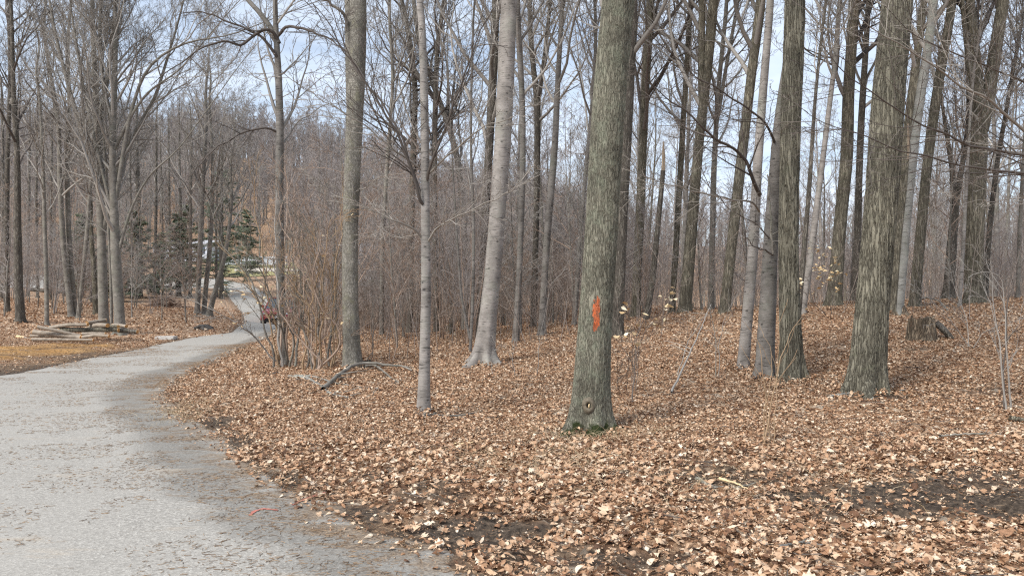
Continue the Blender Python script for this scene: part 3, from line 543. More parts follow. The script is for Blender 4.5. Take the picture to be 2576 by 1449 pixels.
def tree(label, D, px, kind, H=17, cb=5, spec=FULL, tw='twig', flare=.4, seed=1, forks=(), limbs=(), group=None, name='bare_tree', tip=.0022, dD=0, up=.12, lobes=5, rmax=.09):
    rng = np.random.default_rng(seed); pts = []; rad = []; tip = max(tip, .0034) if D > 15 else tip; cb = min(cb, 5.4) if D > 15 else cb
    for i, (u, v, w) in enumerate(px): pts.append(P(u, v, D+dD*i)); rad.append(w*(.465 if D < 15 else .42)*D/F)
    pts = np.array(pts); base = pts[0].copy(); gz = float(full_h(np.array([base[0]]), np.array([base[1]]))[0])
    if abs(gz-base[2]) < 1.0: base[2] = gz-.02; pts[0, 2] = gz-.02
    s = (pts[-1]-pts[-2])/(pts[-1, 2]-pts[-2, 2]+1e-6); z0 = pts[-1, 2]; zt = base[2]+H
    if zt > z0+.5:
        e = []; er = []
        for q in (.33, .66, 1.): e.append([pts[-1, 0]+s[0]*(zt-z0)*q*.6+rng.normal(0, .12), pts[-1, 1]+rng.normal(0, .15), z0+(zt-z0)*q]); er.append(rad[-1]*(1-q)**.8+.012)
        pts = np.vstack([pts, e]); rad = rad+er
    me, b, ctr, rr = trunk_mesh('trunk', pts, np.array(rad), kind, D, flare, seed=seed, lobes=lobes)
    root = empty(name, base); tag(root, label, 'tree', group); link('trunk', me, root)
    parts = crown_parts(ctr, rr, rng, cb, spec, tip=tip, up=up, rmax=rmax) if spec else []
    for f in forks:                                # secondary stems: list of (u, v, w) from the fork upward
        fp = np.array([P(u, v, D+dD) for u, v, w in f]); fr = [w/2*D/F for u, v, w in f]; s = (fp[-1]-fp[-2])/max(.2, fp[-1, 2]-fp[-2, 2]); e = []
        if fp[-1, 2] < zt-1:
            for q in (.4, 1.): e.append(fp[-1]+np.array([s[0]*.5, rng.normal(0, .1), 1])*(zt*.92-fp[-1, 2])*q)
            fp = np.vstack([fp, e]); fr = fr+[fr[-1]*.6, .01]
        l = smooth(poly(np.c_[fp-base, fr], 40), 5); l[0] = np.r_[fp[0]-base, fr[0]]
        V, Q = tubes(l[None, :, :3], l[None, :, 3], 12); link('fork_stem', mesh_np('fork_stem', V, Q, mat=M[kind]), root)
        p, r = l[None, :, :3], l[None, :, 3]
        for j, (m, an, lf, n, sd) in enumerate(spec or THIN): p, r = level(p, r, max(3, m//2) if j == 0 else m, .25, .97, an, lf, n, rng, trop=.08, wob=.13, tip=tip); parts.append(tubes(p, r, sd))
    if parts: V, Q = merge(parts); link('crown', mesh_np('crown', V, Q, mat=M[tw]), root)
    for i, (pp, D0, D1, r0, r1, kw) in enumerate(limbs): bough(pp, D0, D1, r0, r1, rng, parent=root, base=base, **kw)
    TREES.append((base[0], base[1])); FEET.append((base[0], base[1], rad[0])) if D < 16 else None; return root

# --- right-hand group
tree('big greenish grey trunk with an orange paint mark and a knot hole near its base', 8.7, [(1481,1102,104),(1489,950,90),(1498,800,85),(1508,650,84),(1520,450,88),(1532,250,92),(1548,60,92),(1554,0,90)], 'maple', H=19, cb=7.5, spec=NEAR, flare=.28, seed=3)
tree('dark trunk standing close behind the right side of the orange marked tree', 17, [(1552,812,36),(1562,600,34),(1578,300,33),(1592,0,32)], 'dark', H=18, cb=8, spec=NEAR, seed=4)
tree('straight dark trunk just right of the orange marked tree', 23, [(1598,806,28),(1611,520,26),(1622,250,25),(1637,0,24)], 'oak2', H=19, cb=8, seed=5, tw='twigdk')
tree('narrow brown trunk leaning right, left of the twin leaning oaks', 24, [(1690,795,19),(1702,600,18),(1716,350,17),(1738,0,15)], 'oak2', H=18, cb=7, seed=6)
tree('brown furrowed trunk with a sinuous lean, forked high up', 20, [(1722,788,36),(1738,600,34),(1752,420,30),(1768,270,29),(1785,120,30),(1796,0,28)], 'oak2', H=18, cb=7.5, seed=7, forks=[[(1768,330,20),(1764,180,18),(1766,0,16)]])
tree('slim trunk that splits into two thin upright stems', 26, [(1788,770,20),(1792,600,18),(1796,420,16),(1806,230,14),(1830,0,11)], 'greybark', H=16, cb=7, seed=8, forks=[[(1800,330,10),(1830,150,9),(1858,0,8)]])
tree('brown trunk leaning strongly to the right in front of the sky gap', 19, [(1822,782,32),(1840,620,30),(1862,430,30),(1886,220,29),(1916,0,28)], 'oak2', H=18, cb=8, seed=9)
DK = dict(twm=20, mat='twigdk')
LT = dict(twm=18, mat='twigpale')
tree('smooth pale grey beech leaning right with a swept dark limb on its left', 12.6, [(1868,916,32),(1880,800,28),(1896,620,27),(1903,450,25),(1918,250,23),(1930,100,20),(1940,0,19)], 'beech', H=14, cb=6, spec=NEAR, flare=.22, seed=10,
     limbs=[([(1912,490),(1893,460),(1877,402),(1850,378),(1811,357),(1761,315),(1703,265),(1641,207),(1595,182)], 12.5, 10.6, .036, .004, DK),
            ([(1910,532),(1890,506),(1836,502),(1728,477),(1649,452),(1570,419)], 12.5, 10.4, .020, .003, LT)])
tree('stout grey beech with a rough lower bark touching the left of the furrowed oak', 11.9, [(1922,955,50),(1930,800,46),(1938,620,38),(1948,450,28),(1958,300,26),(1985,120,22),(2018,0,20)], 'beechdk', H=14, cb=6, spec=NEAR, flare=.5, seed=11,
     limbs=[([(1950,365),(1931,315),(1869,265),(1794,224),(1740,182),(1682,137),(1645,100)], 11.9, 10.2, .022, .003, DK),
            ([(1935,600),(1900,560),(1844,535),(1794,485),(1765,427),(1753,373)], 11.8, 11, .012, .003, dict(twm=6, mat='twigdk', lv=2)),
            ([(1945,640),(1913,627),(1885,611),(1861,575)], 11.8, 11.2, .014, .004, dict(twm=3, mat='twigdk', lv=1)),
            ([(1945,640),(1938,560),(1933,480),(1936,440)], 11.7, 11.6, .020, .012, dict(twm=4, mat='greybark', lv=1))])
tree('furrowed oak with straight ridged bark in the middle of the right-hand group', 11.5, [(1993,970,62),(1987,850,54),(1984,700,52),(1984,480,52),(1990,250,52),(2000,100,53),(2000,0,50)], 'oak', H=18, cb=7, spec=NEAR, flare=.42, seed=12)
tree('slender grey beech curving up to the right behind the ridged oak', 18, [(2018,775,20),(2040,640,19),(2060,480,17),(2085,280,15),(2105,120,14),(2110,0,12)], 'beech', H=14, cb=6, seed=13)
tree('thin dark wavy trunk right behind the ridged oak', 17, [(2008,800,15),(2025,600,14),(2040,420,12),(2046,300,10),(2060,150,9),(2078,0,8)], 'dark', H=13, cb=5, seed=14)
tree('dark brown oak with a kink high up, left of the biggest furrowed trunk', 21, [(2098,764,44),(2108,620,38),(2122,480,35),(2134,360,34),(2132,250,33),(2142,120,32),(2150,0,30)], 'oak2', H=19, cb=8, seed=15, tw='twigdk')
tree('narrow dark trunk between the kinked oak and the biggest furrowed trunk', 23, [(2150,748,24),(2158,560,21),(2164,350,19),(2176,150,17),(2186,0,15)], 'dark', H=17, cb=7, seed=16)
tree('biggest furrowed trunk on the right, widely flared at the foot', 10.5, [(2176,1003,98),(2184,900,88),(2196,760,84),(2210,600,80),(2222,420,80),(2234,250,80),(2250,80,80),(2258,0,78)], 'oak', H=20, cb=8, spec=NEAR, flare=.32, seed=17, lobes=6)
tree('dark limb-like trunk leaning right from behind the biggest furrowed trunk', 18, [(2240,760,26),(2262,560,26),(2280,350,25),(2302,180,24),(2325,0,20)], 'oak2', H=16, cb=7, seed=18)
tree('pale smooth beech trunk just right of the biggest furrowed trunk', 17, [(2258,768,28),(2280,560,27),(2300,350,26),(2325,180,26),(2352,0,24)], 'beechpale', H=17, cb=7, spec=NEAR, seed=19)
tree('brown trunk leaning right beside the pale smooth beech', 19, [(2300,756,30),(2318,560,29),(2336,380,28),(2362,200,27),(2398,0,25)], 'oak2', H=18, cb=8, seed=20)
tree('dark crooked trunk with a spreading fork, left of the massive double trunk', 22, [(2386,752,32),(2395,600,26),(2408,480,18),(2430,370,12)], 'dark', H=9, cb=4, seed=21, forks=[[(2400,520,14),(2396,430,12),(2380,330,9)]])
tree('massive dark trunk dividing into two heavy stems near the right edge', 19, [(2448,752,50),(2452,600,50),(2458,430,52),(2466,330,48),(2458,200,30),(2440,0,26)], 'oak2', H=17, cb=7, seed=22, tw='twigdk', forks=[[(2468,330,34),(2490,220,32),(2510,90,28),(2524,0,26)], [(2462,300,18),(2436,150,14),(2420,0,10)]])
tree('slim light grey stem in front of the massive double trunk', 18.5, [(2414,752,10),(2424,600,10),(2432,450,9),(2440,300,7)], 'beech', H=8, cb=4, spec=THIN, seed=23)
tree('thin leaning trunk right of the massive double trunk', 22, [(2478,750,16),(2490,560,15),(2510,400,13),(2545,200,11),(2570,60,9)], 'dark', H=12, cb=5, seed=24)
tree('slender dark sapling trunk at the right edge of the wood', 21, [(2560,752,12),(2566,560,11),(2576,380,10),(2590,200,9)], 'greybark', H=11, cb=4, seed=25)
# broken snags
def snag(label, D, px, kind, tipcol):
    rng = np.random.default_rng(5); pts = np.array([P(u, v, D) for u, v, w in px]); rad = np.array([w/2*D/F for u, v, w in px]); base = pts[0].copy()
    root = empty('broken_snag', base); tag(root, label, 'dead tree')
    l = poly(np.c_[pts-base, rad], 30); V, Q = tubes(l[None, :, :3], l[None, :, 3], 14); link('trunk', mesh_np('trunk', V, Q, mat=M[kind]), root)
    top = l[-1]; pk = np.array([[top[0], top[1], top[2]-.05], [top[0]+.02, top[1], top[2]+.35], [top[0]+.01, top[1], top[2]+.75]]); V, Q = tubes(pk[None], np.array([[top[3]*.95, top[3]*.6, .01]]), 7); V += rng.normal(0, .008, V.shape)
    link('splintered_tip', mesh_np('splintered_tip', V, Q, mat=M[tipcol], smoothf=False), root)
snag('dead snag with a pale splintered broken top behind the orange marked tree', 19.5, [(1622,830,18),(1642,700,15),(1660,520,13),(1668,430,12)], 'dark', 'tip')
snag('thin dead snag with a reddish tip partly hidden behind the biggest furrowed trunk', 16, [(2250,785,8),(2264,600,8),(2278,470,8),(2284,400,6)], 'oak2', 'tip')
# tree outside the right edge whose low boughs sweep into the picture
tree('tree beyond the right edge whose long low boughs sweep into view', 9.0, [(2790,1080,70),(2795,700,60),(2805,300,56),(2820,0,52)], 'beechdk', H=15, cb=6.5, spec=NEAR, seed=26,
     limbs=[([(2790,470),(2680,450),(2576,433),(2458,423),(2354,398),(2271,377),(2168,340),(2085,311),(2014,270)], 9, 7.8, .022, .003, DK),
            ([(2795,440),(2690,410),(2576,388),(2495,382),(2433,361),(2354,328),(2271,290),(2193,249),(2126,199),(2085,149),(2022,75)], 9, 7.6, .024, .003, DK),
            ([(2800,420),(2680,390),(2576,340),(2529,290),(2495,257),(2417,232),(2375,203),(2334,166),(2271,129),(2209,95),(2147,50),(2097,0)], 9, 7.6, .026, .003, dict(twm=22, mat='twigpale')),
            ([(2805,300),(2690,250),(2576,212),(2500,178),(2417,145),(2334,112),(2260,60),(2200,0)], 9, 8, .02, .003, dict(twm=18, mat='twigdk')),
            ([(2795,560),(2690,540),(2576,500),(2480,505),(2400,530)], 9, 8.4, .012, .002, dict(twm=12, mat='twigpale'))])

# --- middle group
tree('pale pinkish beech trunk with spreading root flare in the middle of the wood', 14, [(1215,932,50),(1228,800,47),(1243,650,46),(1257,480,44),(1268,300,44),(1276,120,45),(1280,0,44)], 'beech', H=17, cb=7.5, spec=NEAR, flare=.95, seed=30, lobes=6)
tree('dark straight trunk just behind the left of the pale pinkish beech', 22, [(1205,850,26),(1215,650,26),(1228,420,25),(1240,200,25),(1248,0,24)], 'dark', H=18, cb=8, seed=31)
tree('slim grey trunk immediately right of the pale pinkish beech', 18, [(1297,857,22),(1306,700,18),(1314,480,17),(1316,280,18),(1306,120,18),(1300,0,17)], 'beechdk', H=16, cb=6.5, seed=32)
tree('thin dark forking trunk second to the right of the pale pinkish beech', 24, [(1342,832,18),(1348,600,18),(1352,380,19),(1352,250,18),(1335,120,15),(1332,0,13)], 'dark', H=16, cb=6, seed=33, forks=[[(1352,260,11),(1372,130,10),(1385,0,9)]])
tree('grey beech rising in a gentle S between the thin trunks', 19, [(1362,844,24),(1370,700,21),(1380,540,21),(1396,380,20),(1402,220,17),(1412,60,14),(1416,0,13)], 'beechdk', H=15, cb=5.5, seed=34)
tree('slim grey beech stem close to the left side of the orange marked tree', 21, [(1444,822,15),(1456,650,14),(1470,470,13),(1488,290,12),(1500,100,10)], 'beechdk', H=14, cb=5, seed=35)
B = dict(twm=18, mat='twigdk', twl=.4)
tree('small smooth grey beech with a scarred stem and dark upswept branches', 9.5, [(1067,1062,38),(1066,980,30),(1070,850,27),(1072,700,26),(1070,560,25),(1070,400,24),(1066,200,22),(1062,60,19),(1058,0,18)], 'beech', H=9, cb=5.2, spec=THIN, flare=.25, seed=36,
     limbs=[([(1068,520),(1057,512),(1029,402),(1000,338),(958,277),(915,210),(862,142),(826,82),(783,11)], 9.5, 8.8, .022, .005, B),
            ([(1066,505),(1050,470),(1018,345),(951,238),(890,164),(850,60),(835,0)], 9.5, 9.9, .021, .005, B),
            ([(1073,470),(1080,427),(1100,370),(1128,295),(1164,199),(1192,117),(1231,21)], 9.5, 8.9, .021, .005, B),
            ([(1062,600),(1040,570),(1013,560),(950,532),(880,490),(800,440)], 9.5, 8.9, .015, .003, dict(twm=18, mat='twigpale', trop=.05)),
            ([(1073,615),(1096,577),(1140,553),(1179,536),(1250,505),(1330,470)], 9.5, 8.8, .015, .003, dict(twm=18, mat='twigpale', trop=.05)),
            ([(1066,610),(1050,590),(1010,600),(960,590),(900,600)], 9.5, 10.2, .009, .002, dict(twm=10, mat='twigpale', trop=.05)),
            ([(1062,430),(1000,380),(900,300),(780,230),(700,170)], 9.5, 8.7, .014, .003, dict(twm=18, mat='twigpale', trop=.03)),
            ([(1076,440),(1120,400),(1200,330),(1300,290),(1400,240)], 9.5, 8.9, .014, .003, dict(twm=18, mat='twigpale', trop=.03))])
tree('yellow-green mossy trunk with a burrow hole at its foot left of centre', 14, [(888,945,48),(882,850,44),(880,700,44),(882,520,42),(890,350,44),(898,180,46),(900,60,46),(900,0,45)], 'mossy', H=16, cb=7, spec=NEAR, flare=.25, seed=37, forks=[[(884,330,20),(880,220,22),(880,100,24),(878,0,22)]],
     limbs=[([(880,100),(868,40),(830,8),(790,-10)], 14, 13.5, .04, .02, dict(twm=8, mat='greybark', lv=2)), ([(905,480),(960,440),(1000,470)], 14, 13.4, .012, .003, LT)])
tree('thin grey double stem left of the pale pinkish beech', 15.5, [(1182,912,10),(1190,760,9),(1192,560,9),(1184,380,8),(1186,200,7),(1192,0,6)], 'beechdk', H=10, cb=3, spec=THIN, seed=38, forks=[[(1184,860,7),(1160,750,6),(1150,600,5),(1140,450,4)]])
tree('crooked dark tree bending left across the sky gap behind the small beech', 27, [(1172,790,22),(1168,600,22),(1160,450,20),(1140,350,19),(1112,270,18),(1080,190,16),(1050,90,14),(1040,0,12)], 'greybark', H=15, cb=6, seed=39)
tree('dark upright tree behind the small smooth beech', 26, [(1098,800,18),(1094,600,17),(1092,400,17),(1096,240,16),(1100,100,14),(1120,0,12)], 'dark', H=16, cb=6, seed=40, tw='twigdk')
tree('dark tree with bending upper stem left of the small smooth beech', 27, [(1030,800,20),(1034,600,18),(1040,380,18),(1046,220,17),(1030,90,15),(1010,0,12)], 'dark', H=17, cb=5.5, seed=41, tw='twigdk')
tree('slim tree behind the mossy trunk to its right', 25, [(960,815,14),(962,600,13),(975,400,12),(990,200,10),(980,60,9)], 'greybark', H=14, cb=5, seed=42)
# --- near left
tree('slender grey tree with an arching crooked limb rising out of the roadside bush', 16, [(713,945,28),(708,820,26),(704,650,26),(703,480,24),(704,330,23),(702,200,20),(695,100,17),(691,0,14)], 'beechdk', H=12, cb=4.6, spec=THIN, seed=43, forks=[[(700,110,15),(682,70,13),(645,22,12),(620,0,11)]],
     limbs=[([(700,112),(690,78),(668,71),(640,92),(612,112),(600,117),(585,104),(558,100),(508,121),(445,164),(380,215)], 16, 15, .042, .006, dict(twm=18, mat='twigdk')),
            ([(700,90),(720,68),(757,71),(790,84),(818,96),(859,121),(900,150)], 16, 15.2, .038, .008, dict(twm=12, mat='twigdk')),
            ([(703,150),(686,128),(658,92),(597,64),(523,37),(460,30)], 16, 15.4, .038, .008, dict(twm=14, mat='twigdk')),
            ([(702,335),(668,320),(604,334),(544,370),(498,420),(455,487)], 16, 15, .028, .004, dict(twm=18, mat='twigdk')),
            ([(706,370),(725,345),(754,302),(818,267),(900,250)], 16, 16.8, .022, .004, dict(twm=14, mat='twig')),
            ([(703,440),(690,450),(672,470),(655,500)], 16, 15.6, .012, .004, dict(twm=6, mat='twigdk', lv=2))])
# --- left wood
tree('tall twin-forked grey tree behind the log pile, left of its greenish neighbour', 30, [(262,832,28),(258,700,26),(254,560,24),(250,420,22),(243,280,18),(236,140,14),(232,0,11)], 'greybark', H=18, cb=3.2, spec=RICH, seed=50, tip=.0035, forks=[[(255,600,12),(300,420,12),(340,330,10),(390,250,8)], [(250,440,14),(205,330,12),(170,210,9),(140,90,7)], [(246,330,12),(270,200,11),(285,80,9),(290,0,8)]])
tree('greenish grey tree with wide arching limbs directly behind the log pile', 29, [(304,828,32),(298,760,29),(290,620,27),(286,500,22),(282,360,19),(288,200,16),(292,60,12)], 'greybark', H=17, cb=3.5, spec=RICH, seed=51, tip=.0035, forks=[[(289,520,10),(318,330,9),(340,240,7.5),(372,160,6.5),(430,124,5.5),(490,96,4.5),(555,100,3)], [(286,380,9),(330,290,7),(372,230,5.5),(450,180,3.5)], [(284,330,11),(258,200,9),(250,60,7.5),(255,0,6)], [(296,640,8),(330,520,6),(380,430,5),(440,390,3)], [(288,560,8),(250,400,7),(215,250,6),(190,100,5)]])
tree('thin grey stem standing between the two big trees behind the logs', 29.5, [(281,832,9),(279,700,8),(272,560,7),(268,420,6),(255,300,5)], 'greybark', H=9, cb=3, spec=THIN, seed=52, tip=.003)
tree('dark leaning trunk at the far left edge with black wet bark', 30, [(52,812,26),(46,700,23),(44,560,20),(44,400,16),(34,240,13),(30,60,10)], 'dark', H=17, cb=6, seed=53, tip=.0035, tw='twigdk')
tree('dark slim trunk left of the black wet trunk', 36, [(18,758,16),(16,600,15),(18,420,13),(26,200,10),(20,0,8)], 'dark', H=18, cb=5, spec=NEAR, seed=54, tip=.004)
tree('slim straight grey tree with a dark rotted foot left of the log pile', 30, [(118,822,13),(117,700,12),(112,560,11),(108,400,9),(100,240,7)], 'greybark', H=12, cb=4, spec=NEAR, seed=55, tip=.0035)
tree('left-leaning stem of the three-trunk clump behind the logs', 34, [(180,802,17),(168,700,16),(158,600,15),(150,450,13),(148,300,11),(120,150,9)], 'greybark', H=16, cb=5, spec=NEAR, seed=56, tip=.004)
tree('straight middle stem of the three-trunk clump behind the logs', 34.3, [(190,802,16),(180,700,16),(172,580,15),(168,430,13),(176,300,11),(170,120,9)], 'greybark', H=16, cb=5, seed=57, tip=.004)
tree('right-leaning stem of the three-trunk clump behind the logs', 33.8, [(196,803,13),(208,700,12),(218,600,12),(226,480,10),(240,380,9)], 'greybark', H=12, cb=5, spec=NEAR, seed=58, tip=.004)
tree('stubby brown trunk left of the twin-forked tree', 36, [(242,795,18),(238,700,15),(230,600,12),(228,480,9)], 'oak2', H=11, cb=5, spec=NEAR, seed=59, tip=.004)
tree('leftmost grey stem of the clump left of the road bend', 40, [(496,795,17),(500,700,15),(506,560,14),(512,430,12),(520,300,10)], 'beechdk', H=15, cb=5, seed=60, tip=.004)
tree('middle stem of the clump left of the road bend', 40.4, [(512,795,15),(520,700,14),(530,600,13),(536,460,10),(532,320,8)], 'greybark', H=14, cb=5, spec=NEAR, seed=61, tip=.004)
tree('right-leaning stem of the clump left of the road bend', 39.6, [(524,795,17),(545,720,15),(562,660,14),(574,600,12),(584,500,9)], 'greybark', H=11, cb=4.5, seed=62, tip=.004)
for i, (u, v, w, D, t) in enumerate([(430,740,8,62,300),(452,742,9,60,360),(478,745,11,58,330),(410,738,7,63,420),(558,742,13,60,380),(388,742,10,60,340),(345,745,14,56,300),(128,760,9,50,320),(355,742,9,58,430),(95,762,8,52,250),(70,755,9,55,300),(330,750,7,55,400),(545,738,8,62,420),(232,760,9,50,300),(5,750,10,50,200)]):
    tree('one of the thin dark trunks lining the far side of the bend in the road', D, [(u, v, w), (u+((i*7) % 9-4), (v+t)/2, w*.85), (u+((i*5) % 13-6), t, w*.6)], 'dark', H=13+(i*3) % 4, cb=5, spec=THIN, seed=70+i, tip=.005, group='thin dark trunks along the far bend of the road')

# ------------------------------------------------------------------ prototypes for the crowd of trees
KINDS = {}
def proto(kind, H, r0, cb, spec, tw, seed, tip, stems=1, lean=.04, up=.1, D=60):
    rng = np.random.default_rng(seed); tr = []; cr = []
    for s in range(stems):
        z = np.linspace(0, H*rng.uniform(.8, 1), 9); ln = rng.normal(0, lean, 2) if stems == 1 else rng.normal(0, .16, 2); q = np.c_[np.cumsum(rng.normal(0, .05*H/16, (9, 2)), 0)+z[:, None]*ln*np.linspace(1, .6, 9)[:, None], z]; q[0, :2] = rng.normal(0, .12, 2)*(stems > 1)
        l = smooth(poly(np.c_[q, r0*(1-.93*np.linspace(0, 1, 9)**1.1)], 24), 3); l[0, :3] = q[0]; l[0, 2] -= .4; l[0, 3] *= 1.3
        tr.append(tubes(l[None, :, :3], l[None, :, 3], 8 if stems == 1 else 5)); p, r = l[None, :, :3], l[None, :, 3]
        for j, (m, an, lf, n, sd) in enumerate(spec):
            p, r = level(p, r, m, cb/H if j == 0 else .15, .98, an, lf, n, rng, trop=up if j == 0 else .05, wob=.13, tip=tip); cr.append(tubes(p, r, sd))
    V, Q = merge(tr); a = mesh_np('trunk', V, Q, mat=M[kind]); KINDS[a.name] = kind; V2, Q2 = merge(cr); b = mesh_np('crown', V2, Q2, mat=M[tw])
    return a, b, (V, Q), (V2, Q2)
TALL = [(18, .62, .30, 8, 4), (8, .7, .42, 5, 3), (6, .75, .5, 4, 3), (4, .7, .5, 3, 3)]
PT = [proto(['greybark', 'oak2', 'dark', 'beechdk', 'greybark', 'oak2', 'beech'][i], 16+i % 3, .085+.014*(i % 4), 4+i % 3, TALL, ['twigfar', 'twig', 'twigfar', 'twig', 'twigfar', 'twigfar', 'twig'][i], 200+i, .004, lean=.05) for i in range(7)]
LOW = [(14, .62, .34, 6, 3), (8, .7, .45, 4, 3), (7, .75, .5, 3, 3)]
PF = [proto('greybark', 15, .15, 3, LOW, 'twigfar', 230+i, .011, lean=.04) for i in range(4)]
SHR = [(8, .5, .40, 6, 3), (6, .6, .5, 5, 3), (5, .7, .5, 3, 3)]
PS = [proto(['greybark', 'twigred', 'greybark', 'twigred', 'twigfar'][i], 3.2+.5*i, .013, .5, SHR, ['twigred', 'twigfar', 'twig', 'twigfar', 'twigfar'][i], 250+i, .0034, stems=6, up=.06) for i in range(5)]
UND = [(22, 1.0, .34, 7, 3), (8, .8, .42, 5, 3), (5, .7, .45, 3, 3)]
PU = [proto(['beechdk', 'beech', 'greybark', 'greybark'][i], 5.5+i*.9,   .035, .9, UND, ['twig', 'twig', 'twigfar', 'twigred'][i], 270+i, .0036, up=.02) for i in range(4)]
GPROTO = {}
LOOK = {'greybark': 'plain grey', 'oak2': 'rough brown', 'dark': 'dark barked', 'beechdk': 'smooth grey', 'beech': 'smooth pale grey', 'twigred': 'reddish stemmed', 'twigfar': 'thin stemmed'}
LOOKOF = KINDS
def put(pr, x, y, s, rz, name, label, cat, group, rr=None):
    label = label.replace('one of the ', 'one of the '+LOOK[LOOKOF[pr[0].name]]+' ').replace('stemmed reddish', 'stemmed')
    z = float(full_h(np.array([x]), np.array([y]))[0])
    root = empty(name, (x, y, z), rz); root.scale = (s, s, s); tag(root, label, cat, group)
    for nm, me in (('trunk' if cat == 'tree' else 'stems', pr[0]), ('crown' if cat == 'tree' else 'branches', pr[1])): link(nm, me, root)
def ok_spot(x, y, m):
    sd = float(road_sd(np.array([x]), np.array([y]))[0])
    if sd < m: return False
    return all((x-a)**2+(y-b)**2 > 1.2 for a, b in TREES)
rs = np.random.default_rng(77)
def crowd(n, ur, Dr, protos, name, label, cat, group, smin=.85, smax=1.15, margin=1.5, pw=2., cond=None):
    k = 0; tries = 0
    while k < n and tries < n*30:
        tries += 1; D = (rs.uniform(Dr[0]**pw, Dr[1]**pw))**(1/pw); u = rs.uniform(*ur); x = (u-1288)/F*D
        if cond and not cond(u, D): continue
        if not ok_spot(x, D, margin): continue
        TREES.append((x, D)); put(protos[rs.integers(len(protos))], x, D, rs.uniform(smin, smax), rs.uniform(0, 6.28), name, label, cat, group); k += 1
nogap = lambda u, D: not (360 < u < 760 and D > 44 and D < 100)
crowd(50, (1250, 2700), (27, 64), PT, 'bare_tree', 'one of the slim bare trees crowded deep in the right-hand wood', 'tree', 'slim bare trees deep in the right-hand wood', .7, 1.1)
crowd(20, (780, 1300), (34, 75), PT, 'bare_tree', 'one of the bare trees standing behind the central thicket', 'tree', 'bare trees behind the central thicket', .55, .9)
crowd(16, (-80, 700), (52, 100), PT, 'bare_tree', 'one of the bare trees in the wood left of the road', 'tree', 'bare trees in the left-hand wood', .45, .72, cond=nogap)
crowd(80, (-80, 2700), (92, 128), PF, 'bare_tree', 'one of the distant bare trees along the foot of the hill', 'tree', 'distant bare trees at the foot of the hill', .8, 1.1, cond=lambda u, D: not (500 < u < 760 and D < 108))
crowd(64, (740, 1640), (18, 42), PS, 'bare_shrub', 'one of the twiggy shrubs in the central thicket', 'shrub', 'shrubs of the central thicket', .8, 1.25)
crowd(26, (1560, 2650), (26, 52), PS, 'bare_shrub', 'one of the low bare shrubs under the right-hand wood', 'shrub', 'low bare shrubs under the right-hand wood', .6, 1.0)
crowd(34, (-60, 620), (33, 70), PS, 'bare_shrub', 'one of the bare shrubs scattered in the left-hand wood', 'shrub', 'bare shrubs in the left-hand wood', .7, 1.1, cond=nogap)
crowd(40, (760, 1600), (19, 42), PU, 'bare_sapling', 'one of the fine-twigged saplings among the central thicket', 'tree', 'fine-twigged saplings of the central thicket', .7, 1.15)
crowd(26, (1560, 2650), (17, 45), PU, 'bare_sapling', 'one of the fine-twigged saplings between the right-hand trunks', 'tree', 'fine-twigged saplings between the right-hand trunks', .6, 1.0)
crowd(44, (-60, 600), (32, 66), PU, 'bare_sapling', 'one of the fine-twigged saplings in the left-hand wood', 'tree', 'fine-twigged saplings of the left-hand wood', .7, 1.1, cond=nogap)
